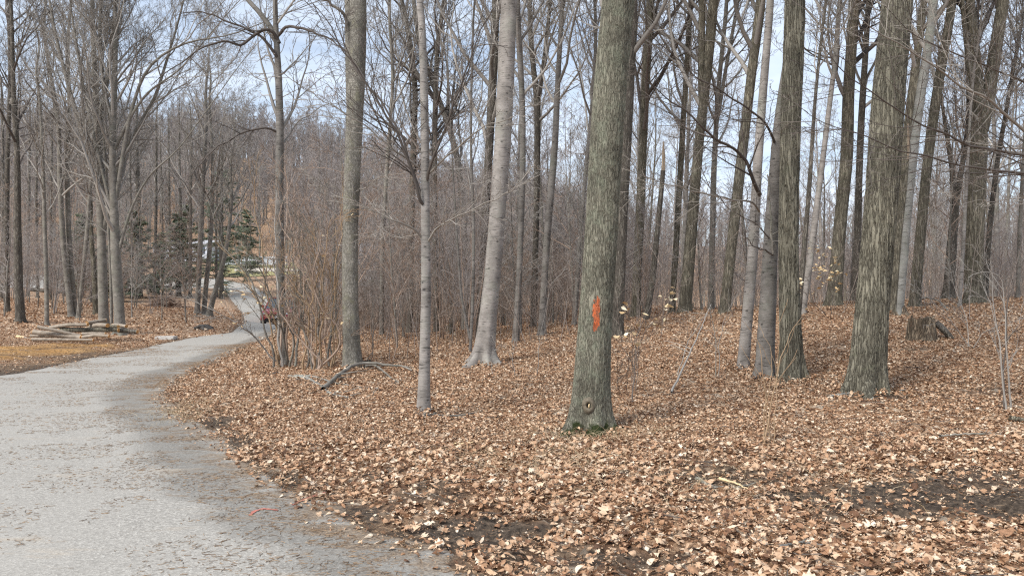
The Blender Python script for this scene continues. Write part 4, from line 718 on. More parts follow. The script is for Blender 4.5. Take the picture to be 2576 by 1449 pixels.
# far wood on the hill, one mass
def far_wood(n):
    rng = np.random.default_rng(5); srcs = []
    for k in range(5):
        pr = proto('greybark', 15, .16, 2, [(16, .6, .34, 5, 3), (8, .7, .45, 3, 3), (7, .75, .5, 3, 3)], 'twigfar', 300+k, .015); (a, qa), (b, qb) = pr[2], pr[3]
        me = mesh_np('wood_tree', np.vstack([a, b]), np.vstack([qa, qb+len(a)]), mat=[M['greybark'], M['twigfar']], mids=np.r_[np.zeros(len(qa)), np.ones(len(qb))]); srcs.append(bpy.data.objects.new('wood_tree', me))
    k = 0; pts = []
    while len(pts) < n:
        u = rng.uniform(-300, 2850); D = math.sqrt(rng.uniform(108**2, 222**2))
        if rng.random() > (1 if u < 1500 else .4): continue
        if 480 < u < 780 and D < 116: continue
        pts.append(((u-1288)/F*D, D))
    p = np.array(pts); z = full_h(p[:, 0], p[:, 1]); me = bpy.data.meshes.new('far_woods'); me.vertices.add(n); me.vertices.foreach_set('co', np.c_[p, z].astype(np.float32).ravel())
    for nm, ty, dt in (('rz', 'FLOAT', rng.uniform(0, 6.28, n)), ('sc', 'FLOAT', rng.uniform(.72, 1.12, n)), ('ix', 'INT', rng.integers(0, 5, n).astype(np.int32))): me.attributes.new(nm, ty, 'POINT').data.foreach_set('value', dt)
    o = tag(link('far_woods', me), 'bare purplish brown wood covering the far hillside', 'wood', kind='stuff')
    g = bpy.data.node_groups.new('wood_instances', 'GeometryNodeTree'); g.interface.new_socket('Geometry', in_out='INPUT', socket_type='NodeSocketGeometry'); g.interface.new_socket('Geometry', in_out='OUTPUT', socket_type='NodeSocketGeometry')
    gi = g.nodes.new('NodeGroupInput'); go = g.nodes.new('NodeGroupOutput'); io = g.nodes.new('GeometryNodeInstanceOnPoints'); jn = g.nodes.new('GeometryNodeJoinGeometry'); K = g.links.new
    for sr in reversed(srcs):
        oi = g.nodes.new('GeometryNodeObjectInfo'); oi.inputs['Object'].default_value = sr; oi.inputs['As Instance'].default_value = True; K(oi.outputs['Geometry'], jn.inputs[0])
    def att(nm, dt): a = g.nodes.new('GeometryNodeInputNamedAttribute'); a.data_type = dt; a.inputs['Name'].default_value = nm; return a.outputs['Attribute']
    cx = g.nodes.new('ShaderNodeCombineXYZ'); K(att('rz', 'FLOAT'), cx.inputs['Z']); K(cx.outputs[0], io.inputs['Rotation']); K(att('sc', 'FLOAT'), io.inputs['Scale']); K(att('ix', 'INT'), io.inputs['Instance Index']); io.inputs['Pick Instance'].default_value = True
    K(gi.outputs[0], io.inputs['Points']); K(jn.outputs[0], io.inputs['Instance']); K(io.outputs[0], go.inputs[0]); md = o.modifiers.new('wood', 'NODES'); md.node_group = g
far_wood(1500)
# thin upright undergrowth between the trunks, too many to count
def undergrowth():
    rng = np.random.default_rng(9); n = 4800; D = np.sqrt(rng.uniform(15**2, 48**2, n)); u = rng.uniform(760, 2650, n); x = (u-1288)/F*D; dens = np.where(u < 1600, 1, .45)*np.clip((D-13)/10, .12, 1)
    k = (rng.random(n) < dens) & (road_sd(x, D) > 1.2); x, D = x[k], D[k]; n = len(x); z = full_h(x, D); h = rng.uniform(.5, 2.6, n); d = np.stack([rng.normal(0, .16, n), rng.normal(0, .16, n), np.ones(n)], 1)
    Pl = np.empty((n, 5, 3)); Pl[:, 0] = np.stack([x, D, z-.05], 1)
    for i in range(1, 5): d = nrm(d+rng.normal(0, .1, (n, 3))); Pl[:, i] = Pl[:, i-1]+d*(h/4)[:, None]
    R = (.0045+.002*h)[:, None]*np.linspace(1, .25, 5); ps = [tubes(Pl, R, 3)]
    q, r = level(Pl, R, 5, .3, 1, .7, .5, 4, rng, tip=.0022); ps.append(tubes(q, r, 3)); q, r = level(q, r, 3, .2, 1, .7, .5, 3, rng, tip=.0018); ps.append(tubes(q, r, 3))
    V, Q = merge(ps); tag(link('undergrowth', mesh_np('undergrowth', V, Q, mat=M['twigbrush'])), 'thin reddish brown undergrowth stems between the trunks', 'undergrowth', kind='stuff')
undergrowth()

# ------------------------------------------------------------------ conifers (small hemlocks behind the clump)
def hemlock(u, v, D, H, seed, label):
    rng = np.random.default_rng(seed); b = P(u, v, D); b[2] = float(full_h(b[:1], b[1:2])[0]); root = empty('hemlock', b); tag(root, label, 'conifer')
    z = np.linspace(0, H, 16); l = np.c_[rng.normal(0, .03, 16), rng.normal(0, .03, 16), z, .09*(1-z/H)+.01]; V, Q = tubes(l[None, :, :3], l[None, :, 3], 7); link('trunk', mesh_np('trunk', V, Q, mat=M['dark']), root)
    p, r = level(l[None, :, :3], l[None, :, 3], 80, .08, .98, 1.3, .30, 7, rng, trop=-.06, wob=.06, tip=.004, short=.8); br = [tubes(p, r, 3)]
    q, r2 = level(p, r, 9, .15, 1, .9, .35, 4, rng, flat=.7, trop=-.03, wob=.05, tip=.003); br.append(tubes(q, r2, 3))
    V, Q = merge(br); link('branches', mesh_np('branches', V, Q, mat=M['dark']), root)
    n, r3 = level(q, r2, 30, .05, 1, .9, .0, 2, rng, flat=.8, tip=.010, absl=1.); d = nrm(n[:, 1]-n[:, 0]+rng.normal(0, .6, (len(n), 3))*np.array([1, 1, .25])); n[:, 1] = n[:, 0]+d*rng.uniform(.10, .24, (len(n), 1))
    V, Q = tubes(n, np.full((len(n), 2), .024)*np.array([1, .4]), 3); link('needles', mesh_np('needles', V, Q, mat=M['needle']), root)
hemlock(560, 735, 66, 11, 1, 'tallest dark green hemlock above the road bend')
hemlock(345, 745, 56, 6.5, 2, 'dark green hemlock just right of the tree behind the logs')
hemlock(400, 738, 62, 5.0, 3, 'small hemlock in front of the white car')
hemlock(208, 752, 55, 6.0, 4, 'dark green hemlock left of the twin-forked tree')
hemlock(470, 728, 70, 8.0, 5, 'hemlock rising left of the clump by the road bend')
hemlock(445, 735, 60, 6.5, 7, 'dark hemlock standing in front of the pale bluish shed')
hemlock(290, 748, 52, 5.0, 8, 'low hemlock glimpsed between the two big trees behind the logs')
hemlock(620, 715, 84, 8.0, 6, 'faint green hemlock on the right beyond the road bend')

# ------------------------------------------------------------------ roadside bush and leafy saplings
def pale_leaves(pts, rng, name, parent, base, size=(.08, .14)):
    s = rng.uniform(*size, len(pts)); V, Q = scatter_leaves(pts[:, 0]-base[0], pts[:, 1]-base[1], pts[:, 2]-base[2], s, TB, rng, tilt=.35); link(name, mesh_np(name, V, Q, mat=M['paleleaf'], smoothf=False), parent)
def shrub(label, stems, D, seed, mats, r0=.02, leaves=0, name='bare_shrub', twm=8, lv=3, lf=.35, leafzone=None, cat='shrub', tip=.0022, spread=.5, trop=.05, dup=0):
    """stems: lists of pixel points from the ground up"""
    rng = np.random.default_rng(seed); stems = list(stems)+[[(u+rng.normal(0, 8)+(rng.normal(0, 26) if i else 0), v+(rng.normal(0, 22) if i else rng.normal(0, 6))) for i, (u, v) in enumerate(st)] for _ in range(dup) for st in stems]
    b = P(*stems[0][0], D); b[2] = float(full_h(b[:1], b[1:2])[0]); root = empty(name, b); tag(root, label, cat); ends = []
    for i, st in enumerate(stems):
        d1 = rng.normal(0, spread); d0 = rng.normal(0, .15) if i else 0; k = np.linspace(0, 1, len(st)); p = np.array([P(u, v, D+d0+d1*q) for (u, v), q in zip(st, k)]); p[0, 2] = float(full_h(p[0, :1], p[0, 1:2])[0])-.03
        p = smooth(poly(p-b, 18), 3); p[1:] += smooth(rng.normal(0, .05 if D > 13 else .014, (18, 3)), 3)[1:]; q0 = p[None]; rad = r0*rng.uniform(.7, 1.1); R = (rad*(1-.8*np.linspace(0, 1, 18)))[None]; ps = [tubes(q0, R, 6)]
        q, r = level(q0, R, twm, .2, 1, .6, lf, 6, rng, trop=trop, wob=.13, tip=tip); ps.append(tubes(q, r, 4)); ends.append(q[:, -1])
        if lv > 1: q, r = level(q, r, 5, .15, 1, .65, .5, 4, rng, trop=trop, wob=.14, tip=tip*.9); ps.append(tubes(q, r, 3)); ends.append(q[:, -1])
        if lv > 2: q, r = level(q, r, 3, .2, 1, .65, .5, 3, rng, trop=.02, wob=.14, tip=tip*.8); ps.append(tubes(q, r, 3)); ends.append(q[:, -1])
        V, Q = merge(ps); link('stem', mesh_np('stem', V, Q, mat=M[mats[i % len(mats)]]), root)
    if leaves:
        e = np.vstack(ends)+b
        if leafzone: u = 1288+F*e[:, 0]/e[:, 1]; v = 747-F*(e[:, 2]-CAMH)/e[:, 1]; k = (u > leafzone[0]) & (u < leafzone[2]) & (v > leafzone[1]) & (v < leafzone[3]); e = e[k] if k.sum() > 3 else e
        pale_leaves(e[rng.integers(0, len(e), leaves)]+rng.normal(0, .03, (leaves, 3)), rng, 'leaves', root, b)
    return root
shrub('large multi-stemmed roadside bush around the slender grey tree, with a few pale leaves', [[(700,925),(690,820),(668,700),(650,560),(640,430)], [(712,930),(702,800),(690,640),(700,480)], [(690,918),(670,820),(620,700),(560,600),(520,480)], [(725,935),(724,800),(730,640),(745,470)],
    [(720,925),(716,860),(690,760),(640,660),(600,560)], [(735,925),(745,800),(760,650),(790,500)], [(705,930),(684,840),(655,760),(610,670),(560,620)], [(720,905),(660,860),(590,815),(520,780),(440,745)], [(728,930),(735,840),(745,700),(730,560)], [(708,925),(706,840),(712,700),(720,500),(716,380)], [(742,930),(752,820),(775,690),(812,560)]], 15.5, 31, ['twigtan', 'twig', 'greybark', 'twigred', 'greybark', 'twigred'], r0=.027, leaves=60, leafzone=(540,690,800,900), twm=11, tip=.0030, dup=0, spread=.9, lf=.3)
shrub('reddish brown many-stemmed bush between the roadside bush and the mossy trunk', [[(795,960),(785,850),(768,700),(735,560),(715,420)], [(800,962),(796,840),(790,680),(770,520)], [(790,955),(775,860),(740,760),(700,640)], [(803,960),(808,850),(812,700),(830,540)], [(798,960),(780,880),(750,800),(700,730)]], 14.5, 32, ['twigred', 'twigred', 'greybark', 'twigtan'], r0=.025, twm=10, leaves=14, tip=.0032, dup=1, spread=.8)
shrub('thin upright stems immediately left of the mossy trunk', [[(828,930),(830,800),(836,650),(845,480)], [(838,925),(845,820),(850,700),(840,560)], [(772,930),(768,820),(750,700),(760,600)]], 15, 33, ['greybark', 'twigtan'], r0=.022, twm=8, tip=.003, dup=1, spread=.8)
shrub('low twiggy brush just right of the mossy trunk', [[(930,880),(945,820),(975,760),(1010,700)], [(925,930),(940,850),(930,760),(950,640)], [(985,930),(990,860),(985,780),(1000,650)]], 15.5, 34, ['twigdk', 'greybark', 'twigred'], r0=.012, twm=7)
LS = 'twigtan'
shrub('beech sapling with drooping pale leaves right of the furrowed ridged oak', [[(2090,800),(2085,740),(2070,670),(2040,620)], [(2090,800),(2095,730),(2100,660),(2080,610)], [(2090,800),(2050,770),(2030,720),(2020,690)]], 17, 35, ['twigdk'], r0=.010, leaves=95, name='leafy_sapling', twm=8, lv=2, leafzone=(2000,620,2130,790), cat='sapling')
shrub('small beech sapling with pale papery leaves right of the orange marked tree', [[(1590,930),(1592,870),(1580,810),(1560,790)], [(1590,930),(1605,860),(1640,810),(1690,790)], [(1590,930),(1600,850),(1640,760),(1665,715)]], 10.5, 36, ['twigdk'], r0=.007, leaves=30, name='leafy_sapling', twm=6, lv=2, cat='sapling', leafzone=(1550,690,1720,870))
shrub('thin forked sapling bare of leaves left of the smooth pale beech', [[(1700,1010),(1715,920),(1730,860),(1790,770)], [(1800,915),(1802,860),(1790,780),(1770,700)], [(1808,915),(1812,850),(1830,780),(1870,720)]], 12, 37, ['twig', 'greybark'], r0=.010, twm=6, lv=2, name='bare_sapling', cat='sapling')
shrub('young sapling with tan forked shoots in front of the ridged oak', [[(1918,1140),(1922,1060),(1935,980),(1945,930),(1938,870),(1920,840)], [(1922,1060),(1950,960),(1965,900),(1990,830),(2015,790)], [(1938,900),(1910,860),(1890,830),(1872,805)], [(1945,930),(1960,860),(1955,800),(1952,770)]], 8.0, 38, ['twigtan'], r0=.009, twm=3, lv=1, lf=.4, name='bare_sapling', cat='sapling', spread=.1)
shrub('slender dark sapling standing alone near the right edge', [[(2528,1042),(2522,983),(2530,855),(2536,739),(2546,655),(2558,603),(2562,520)], [(2530,800),(2500,760),(2460,740),(2420,720)], [(2540,700),(2520,690),(2470,680),(2430,700)]], 9, 39, ['twigdk', 'twig', 'twig'], r0=.013, twm=7, lv=2, name='bare_sapling', cat='sapling', spread=.25)
shrub('two thin leafless whips left of the beech with the paint mark', [[(1352,930),(1356,860),(1372,780),(1390,700)], [(1292,1010),(1296,960),(1290,900),(1296,860)], [(1240,960),(1236,900),(1250,850)]], 12.5, 40, ['twig'], r0=.006, twm=5, lv=2, name='bare_sapling', cat='sapling')
shrub('fine low twigs in front of the leafless wood right of the orange marked tree', [[(1580,1000),(1575,930),(1590,880)], [(1560,990),(1552,930),(1556,880)], [(1600,880),(1610,830),(1600,790)]], 11, 41, ['twigdk'], r0=.006, twm=5, lv=2, name='bare_sapling', cat='sapling')
shrub('grey sapling with wide sideways twigs behind the tree stump', [[(2440,870),(2430,800),(2400,720),(2380,640)], [(2440,870),(2480,830),(2540,810),(2600,800)], [(2440,870),(2390,800),(2330,750),(2290,720)]], 13, 42, ['twig'], r0=.009, twm=10, lv=3, name='bare_sapling', cat='sapling')

# ------------------------------------------------------------------ things on the ground
def tube_thing(name, pts, rads, mat, label, cat, sides=10, n=30, twigs=0, seed=0, group=None, capmat=None, jitter=.0):
    rng = np.random.default_rng(seed); p = smooth(poly(np.c_[pts, rads], n), 3); c = p[0, :3].copy()+0; root = empty(name, c) if capmat else None
    p[:, :3] -= c; p[:, :3] += rng.normal(0, jitter, (n, 3))
    ps = [tubes(p[None, :, :3], p[None, :, 3], sides)]
    if twigs: q, r = level(p[None, :, :3], p[None, :, 3], twigs, .2, 1, .7, .3, 6, rng, trop=0, wob=.12, tip=.003, flat=.8); ps.append(tubes(q, r, 4))
    V, Q = merge(ps); me = mesh_np(name if not capmat else 'bark', V, Q, mat=M[mat])
    if not capmat: return tag(link(name, me, loc=c), label, cat, group)
    link('bark', me, root)
    for e, s in ((0, 1), (-1, -1)):                       # sawn end faces
        ax = nrm(p[e, :3]-p[1 if e == 0 else -2, :3]); up = nrm(np.cross(ax, [0, 0, 1.])); w = np.cross(ax, up); a = np.arange(14)*2*np.pi/14; r_ = p[e, 3]
        ring = p[e, :3]+ax*.004+(up*np.cos(a)[:, None]+w*np.sin(a)[:, None])*r_*1.0; ring0 = ring-ax*.03; Vc = np.vstack([ring, ring0, p[e, :3]+ax*.006]); i = np.arange(14); T = np.stack([i, (i+1) % 14, np.full(14, 28)], 1); Qc = np.stack([i, (i+1) % 14, (i+1) % 14+14, i+14], 1)
        link('sawn_end', mesh_np('sawn_end', Vc, Qc, T, mat=M[capmat], smoothf=False), root)
    return tag(root, label, cat, group)
def LP(x, y, D): return P(x/6., 772.8+y/6., D)
logs = [((550,345),(1230,490),46,26.0,26.2,'logbark','log slanting across the front of the pile'), ((740,362),(1330,315),48,26.9,26.7,'logbark','curved pale log near the top of the pile'), ((1310,295),(1600,245),52,27.0,27.6,'logbark','topmost log pointing up to the right'),
        ((490,425),(1230,512),60,26.4,26.1,'logbark','thick tapering log under the slanting one'), ((440,482),(1300,540),36,26.6,26.6,'logbark','log half hidden behind the lowest ones'), ((460,538),(1420,548),38,25.7,25.7,'logbark','lowest long grey log at the front edge of the pile'),
        ((1230,455),(1600,448),36,26.3,26.3,'logbark','short thin log above the bluish log at the right'), ((1240,505),(1650,490),46,26.0,25.9,'logbark','bluish grey log end at the lower right of the pile'), ((900,392),(1800,395),60,26.9,26.9,'oak2','rough brown log with torn bark in the middle of the pile'),
        ((1790,405),(2080,420),52,27.2,27.2,'dark','dark log lying at the right end of the pile'), ((1340,352),(1630,328),58,27.3,26.7,'logbark','log showing the largest orange sawn face'), ((1560,335),(1790,342),42,27.6,27.0,'oak2','log with a small orange sawn face right of the largest'), ((1700,322),(1910,338),46,28,27.2,'logbark','rearmost log with a sawn face at the right')]
for i, (a, b, d, D0, D1, mt, lb) in enumerate(logs):
    p0 = LP(*a, D0)+[0, 0, .12]; p1 = LP(*b, D1)+[0, 0, .12]; m = (p0+p1)/2+np.array([0, 0, [.01, .05, .0][i % 3]]); r = d/6/2*D0/F*1.15
    tube_thing('log', np.array([p0, m, p1]), [r*1.05, r, r*.9], mt, lb, 'log', sides=14, seed=i, group='cut logs in the roadside pile', capmat='cut', jitter=.0015)
p0 = LP(250, 442, 26.5); pm = LP(365, 465, 26.5); p1 = LP(490, 492, 26.5); r = 50/12*26.5/F
rt = empty('log', p0); tag(rt, 'short log with a pale stripped end sticking out left of the pile', 'log', 'cut logs in the roadside pile')
V, Q = tubes(np.array([pm, (pm+p1)/2, p1])[None]-p0, np.array([[r*.95, r*.9, r*.8]]), 12); link('bark', mesh_np('bark', V, Q, mat=M['logbark']), rt)
V, Q = tubes(np.array([p0+(pm-p0)*-.02, p0, (p0+pm)/2, pm+(pm-p0)*.1])[None]-p0, np.array([[.003, r*.95, r*1.02, r*.9]]), 9); link('stripped_end', mesh_np('stripped_end', V, Q, mat=M['palecut'], smoothf=False), rt)
def G(u, v, dz=0.):
    g = ground_pt(u, v); return np.array([g[0], g[1], float(full_h(g[:1], g[1:2])[0])+dz])
def stick(label, px, w, mat='greybark', dz=.04, twigs=5, seed=1, name='fallen_branch', cat='branch', lift=None):
    pts = np.array([G(u, v, dz+(lift[i] if lift else 0)) for i, (u, v) in enumerate(px)]); D = pts[:, 1].mean(); r = w/2*D/F
    tube_thing(name, pts, np.linspace(r, r*.35, len(pts)), mat, label, cat, twigs=twigs, seed=seed, n=26, jitter=.004)
stick('long grey fallen branch curling past the foot of the mossy trunk', [(812,992),(850,965),(890,950),(930,944),(975,944),(1010,940),(1040,945)], 11, 'greybark', seed=2, lift=[0, .03, .1, .13, .1, .05, 0])
stick('side branch of fallen wood right of the mossy trunk', [(915,940),(940,938),(960,950),(985,965),(1005,975)], 7, 'greybark', seed=3, lift=[.05, .08, .04, 0, 0])
stick('pale bleached fallen branch lying left of the small beech', [(724,958),(770,962),(800,975),(830,1000),(880,1012)], 9, 'beechpale', seed=4, twigs=6)
stick('thin pale fallen stick above the bleached branch', [(740,955),(790,960),(840,975),(900,985),(960,1000)], 6, 'beechpale', seed=5, twigs=4)
stick('crooked stick lying right of the small beech foot', [(1062,1072),(1090,1062),(1130,1060),(1175,1052),(1195,1045)], 9, 'greybark', seed=6, twigs=4)
stick('knobbly pale root piece beside the small beech', [(1085,1045),(1092,1058),(1105,1064)], 13, 'beechpale', seed=7, twigs=0, cat='root', name='root_piece')
stick('pale stick at the foot of the biggest furrowed trunk', [(2085,1013),(2120,1010),(2172,1004)], 7, 'beechpale', seed=8, twigs=2)
stick('pale forked stick right of the biggest furrowed trunk', [(2190,1020),(2215,1003),(2255,996),(2280,990)], 7, 'beechpale', seed=9, twigs=3)
stick('greenish rotting branch lying in the leaves at lower right', [(1750,1225),(1800,1238),(1850,1240),(1905,1236)], 11, 'mossy', seed=10, twigs=0)
stick('split pale wood beside the greenish rotting branch', [(1810,1222),(1845,1232),(1880,1250)], 8, 'palecut', seed=11, twigs=0)
stick('pale yellow chip of wood below the small beech', [(1142,1134),(1165,1132),(1190,1131)], 7, 'palecut', seed=12, twigs=0, name='wood_chip', cat='wood chip')
stick('long grey stick in the leaves near the right edge', [(2360,1112),(2440,1114),(2520,1118)], 6, 'greybark', seed=13, twigs=3)
stick('pale weathered stick near the bottom right corner', [(1960,1432),(2010,1412),(2080,1405)], 8, 'beechpale', seed=14, twigs=2)
stick('dark arched root on the far right slope', [(2290,770),(2330,765),(2360,772),(2385,790)], 6, 'greybark', seed=15, twigs=2, lift=[0, .12, .1, 0])
stick('thick brown branch end lying at the right edge', [(2540,1065),(2576,1068),(2620,1070)], 13, 'oak2', seed=16, twigs=0)
stick('fallen dark trunk lying on the left forest floor', [(75,738),(130,742),(190,745)], 10, 'dark', seed=17, twigs=4, dz=.15, name='fallen_log', cat='log')
stick('leaning grey pole slanting between leaves and wood right of centre', [(1688,1010),(1740,940),(1790,880)], 5, 'twig', seed=18, twigs=3, lift=[0, .35, .8])
# stump: rotten ring with jagged top
def stump():
    rng = np.random.default_rng(4); c = G(2318, 858); n = 72; th = np.arange(n)*2*np.pi/n; zz = np.linspace(-.05, 1, 26); R0 = .225
    top = .35+.05*np.sin(th*2+1)+.09*(vnoise(th*9, th*0, 3)-.5)+.07*(vnoise(th*25, th*0, 4)-.5); top = np.where((th > 5.25) & (th < 5.75), top*.62, top)
    rr = R0*(1+.09*(vnoise(th*6, th*0, 1)-.5)+.13*(vnoise(th*17, th*0, 2)-.5)); Z_ = zz[:, None]*top[None]; R_ = rr[None]*(1+.22*np.exp(-Z_/.09)*(.6+.4*np.cos(4*th))[None])*(1-.10*zz[:, None]); 
    inner = rr*.74; Zi = np.linspace(1, .35, 8)[:, None]*top[None]; Ri = inner[None]*np.linspace(1, .85, 8)[:, None]
    Zs = np.vstack([Z_, Zi]); Rs = np.vstack([R_, Ri]); V = np.stack([Rs*np.cos(th)*1.1, Rs*np.sin(th), Zs], -1).reshape(-1, 3); m = len(Zs); idx = np.arange(m*n).reshape(m, n); A = idx[:-1]; B_ = idx[1:]
    Q = np.stack([A, np.roll(A, -1, 1), np.roll(B_, -1, 1), B_], -1).reshape(-1, 4); k = len(V); V = np.vstack([V, [[0, 0, .12]]]); i = idx[-1]; T = np.stack([i, np.roll(i, -1), np.full(n, k)], 1)
    root = empty('tree_stump', c); tag(root, 'rotten brown tree stump with a hollow jagged top on the right slope', 'stump'); link('shell', mesh_np('shell', V, Q, T, mat=M['rot'], smoothf=False), root)
    l = np.array([[.24, -.05, .30, .06], [.34, -.08, .2, .06], [.46, -.1, .06, .05], [.55, -.12, -.03, .03]]); V, Q = tubes(l[None, :, :3], l[None, :, 3], 8); link('root', mesh_np('root', V, Q, mat=M['dark']), root)
stump()
for u, v, s, lb in [(2262, 797, .22, 'small dark rotted stump beside the biggest furrowed trunk'), (1735, 782, .30, 'reddish broken stump behind the leaning oaks'), (1130, 840, .25, 'mossy dark stump in front of the central thicket')]:
    c = G(u, v); rng = np.random.default_rng(int(u)); n = 20; th = np.arange(n)*2*np.pi/n; zz = np.linspace(-.1, 1, 9)[:, None]; rr = s*.7*(1+.25*rng.random(n))[None]*(1-.35*zz+.4*np.exp(-zz*6)); Zs = zz*s*(.8+.5*rng.random(n))[None]
    V = np.stack([rr*np.cos(th), rr*np.sin(th), Zs], -1).reshape(-1, 3); idx = np.arange(9*n).reshape(9, n); A = idx[:-1]; B_ = idx[1:]; Q = np.stack([A, np.roll(A, -1, 1), np.roll(B_, -1, 1), B_], -1).reshape(-1, 4); k = len(V); V = np.vstack([V, [[0, 0, s*.5]]]); T = np.stack([idx[-1], np.roll(idx[-1], -1), np.full(n, k)], 1)
    tag(link('broken_stump', mesh_np('broken_stump', V, Q, T, mat=M['rot'], smoothf=False), loc=c), lb, 'stump')
# knot with a hole on the marked trunk
def knot():
    root = [o for o in bpy.data.objects if o.get('label', '').startswith('big greenish')][0]; b = np.array(root.location); c = P(1476, 1013, 8.7); r = .228; ang = math.asin(max(-1, min(1, (P(1476, 1013, 8.7)[0]-P(1485, 1013, 8.7)[0])/r)))
    n = 26; a = np.arange(n)*2*np.pi/n; rng = np.random.default_rng(2); rings = [(.095, .0), (.075, .020), (.052, .030), (.034, .022), (.026, -.02), (.02, -.05)]; V = []
    for q, h in rings: jit = 1+.16*(vnoise(a*2.2, a*0+q*9, 5)-.5); V.append(np.stack([q*jit*np.cos(a)*.8, -h-r+.012+0*a+(q*np.cos(a)*.8)**2/(2*r), q*jit*np.sin(a)], 1))
    V = np.vstack(V); idx = np.arange(len(rings)*n).reshape(-1, n); A = idx[:-1]; B_ = idx[1:]; Q = np.stack([A, B_, np.roll(B_, -1, 1), np.roll(A, -1, 1)], -1).reshape(-1, 4)
    off = np.array([P(1485, 1013, 8.7)[0]-b[0], 0, c[2]-b[2]]); R = np.array([[math.cos(ang), math.sin(ang), 0], [-math.sin(ang), math.cos(ang), 0], [0, 0, 1]])
    k = link('knot', mesh_np('knot', V@R+off, Q, mat=simple('knot_bark', (.15, .125, .09), var=.35, scale=40)), root)
    ctr = (np.array([0, -r+.012, 0])@R)+off; bl = np.array([[0, 0, -.024], [0, -.022, -.005], [.004, -.02, .022]])+ctr; V, Q = tubes(bl[None], np.array([[.006, .011, .006]]), 7); link('dead_stub', mesh_np('dead_stub', V, Q, mat=M['palecut']), k)
knot()
# brush pile, dark lump, slab, cinder
c = G(415, 776); rng = np.random.default_rng(8); n = 240; p = rng.normal(0, 1, (n, 3))*np.array([.55, .4, .0]); h = .75*np.exp(-(p[:, 0]**2+p[:, 1]**2)/.5); p[:, 2] = rng.uniform(0, 1, n)*h; d = nrm(rng.normal(0, 1, (n, 3))*np.array([1, 1, .45]))*rng.uniform(.25, .7, (n, 1)); mid = p+rng.normal(0, .05, (n, 3)); Pl = np.stack([p-d, mid, p+d], 1); Pl[..., 2] = np.maximum(Pl[..., 2], .02)
V, Q = tubes(Pl, np.full((n, 3), .014)*rng.uniform(.4, 1.4, (n, 1)), 4); root = empty('brush_pile', c); tag(root, 'dark reddish heap of brushwood on the leaves left of the road', 'brush pile'); link('sticks', mesh_np('sticks', V, Q, mat=M['twigred']), root)
x = rng.normal(0, .5, 700); y = rng.normal(0, .4, 700); z = .6*np.exp(-(x**2+y**2)/.5)*rng.uniform(.3, 1, 700); V, Q = scatter_leaves(x, y, z, rng.uniform(.08, .16, 700), TC, rng, .9); link('leaves', mesh_np('leaves', V, Q, mat=leafmat('dark_litter', [(0, (.05, .025, .015)), (1, (.22, .10, .05))]), smoothf=False), root)
def lump(name, u, v, s, mat, label, cat, seed, sq=(1, 1, .45)):
    import bmesh
    bm = bmesh.new(); bmesh.ops.create_icosphere(bm, subdivisions=4, radius=1); r = np.random.default_rng(seed)
    for q in bm.verts:
        k = 1+.5*(float(vnoise(np.array(q.co.x*2+5), np.array(q.co.y*2+q.co.z*1.7), seed))-.5)+.2*(float(vnoise(np.array(q.co.x*6), np.array(q.co.z*6+q.co.y*5), seed+1))-.5); q.co = Vector((q.co.x*k*s*sq[0], q.co.y*k*s*sq[1], q.co.z*k*s*sq[2]))
    me = bpy.data.meshes.new(name); bm.to_mesh(me); bm.free(); me.materials.append(M[mat]); tag(link(name, me, loc=G(u, v)), label, cat)
lump('rock', 512, 829, .42, 'rock', 'dark rock at the edge of the leaves beyond the log pile', 'rock', 3)
lump('rock', 690, 948, .10, 'rock', 'small grey stone in the leaves beside the roadside bush', 'rock', 4, (1, .8, .7))
import bmesh
def boxmesh(name, specs, mat, bev=.01, sm=False):
    bm = bmesh.new()
    for (cx, cy, cz, sx, sy, sz) in specs:
        r = bmesh.ops.create_cube(bm, size=1); bmesh.ops.scale(bm, vec=(sx, sy, sz), verts=r['verts']); bmesh.ops.translate(bm, vec=(cx, cy, cz), verts=r['verts'])
    if bev: bmesh.ops.bevel(bm, geom=bm.edges[:], offset=bev, segments=2, affect='EDGES')
    me = bpy.data.meshes.new(name); bm.to_mesh(me); bm.free(); me.materials.append(mat); return me
c = G(418, 854); tag(link('concrete_slab', boxmesh('concrete_slab', [(0, 0, .04, .7, .4, .14)], M['concrete'], .02), loc=c, rz=.05), 'pale concrete slab lying at the right end of the log pile', 'slab')
# marking-paint strokes on the road edge
pm_ = simple('faded_red_paint', (.46, .17, .13), var=.3, scale=40)
for px, lb in [([(628,1302),(640,1290),(662,1284),(700,1288)], 'short faded red paint stroke on the road near its wooded edge'), ([(735,1275),(770,1258),(805,1247),(825,1240)], 'longer faded red paint stroke where the leaves meet the road')]:
    pts = np.array([G(*q) for q in px]); pts[:, 2] = base_h(pts[:, 0], pts[:, 1])+.017; l = poly(pts, 24); d = nrm(np.gradient(l, axis=0)); nn = np.stack([-d[:, 1], d[:, 0], 0*d[:, 0]], 1); w = (.006+.014*vnoise(np.arange(24)*.7, np.zeros(24), 3))[:, None]
    V = np.vstack([l-nn*w, l+nn*w]); i = np.arange(23); tag(link('paint_stroke', mesh_np('paint_stroke', V, np.stack([i, i+1, i+25, i+24], 1), mat=pm_)), lb, 'paint mark')

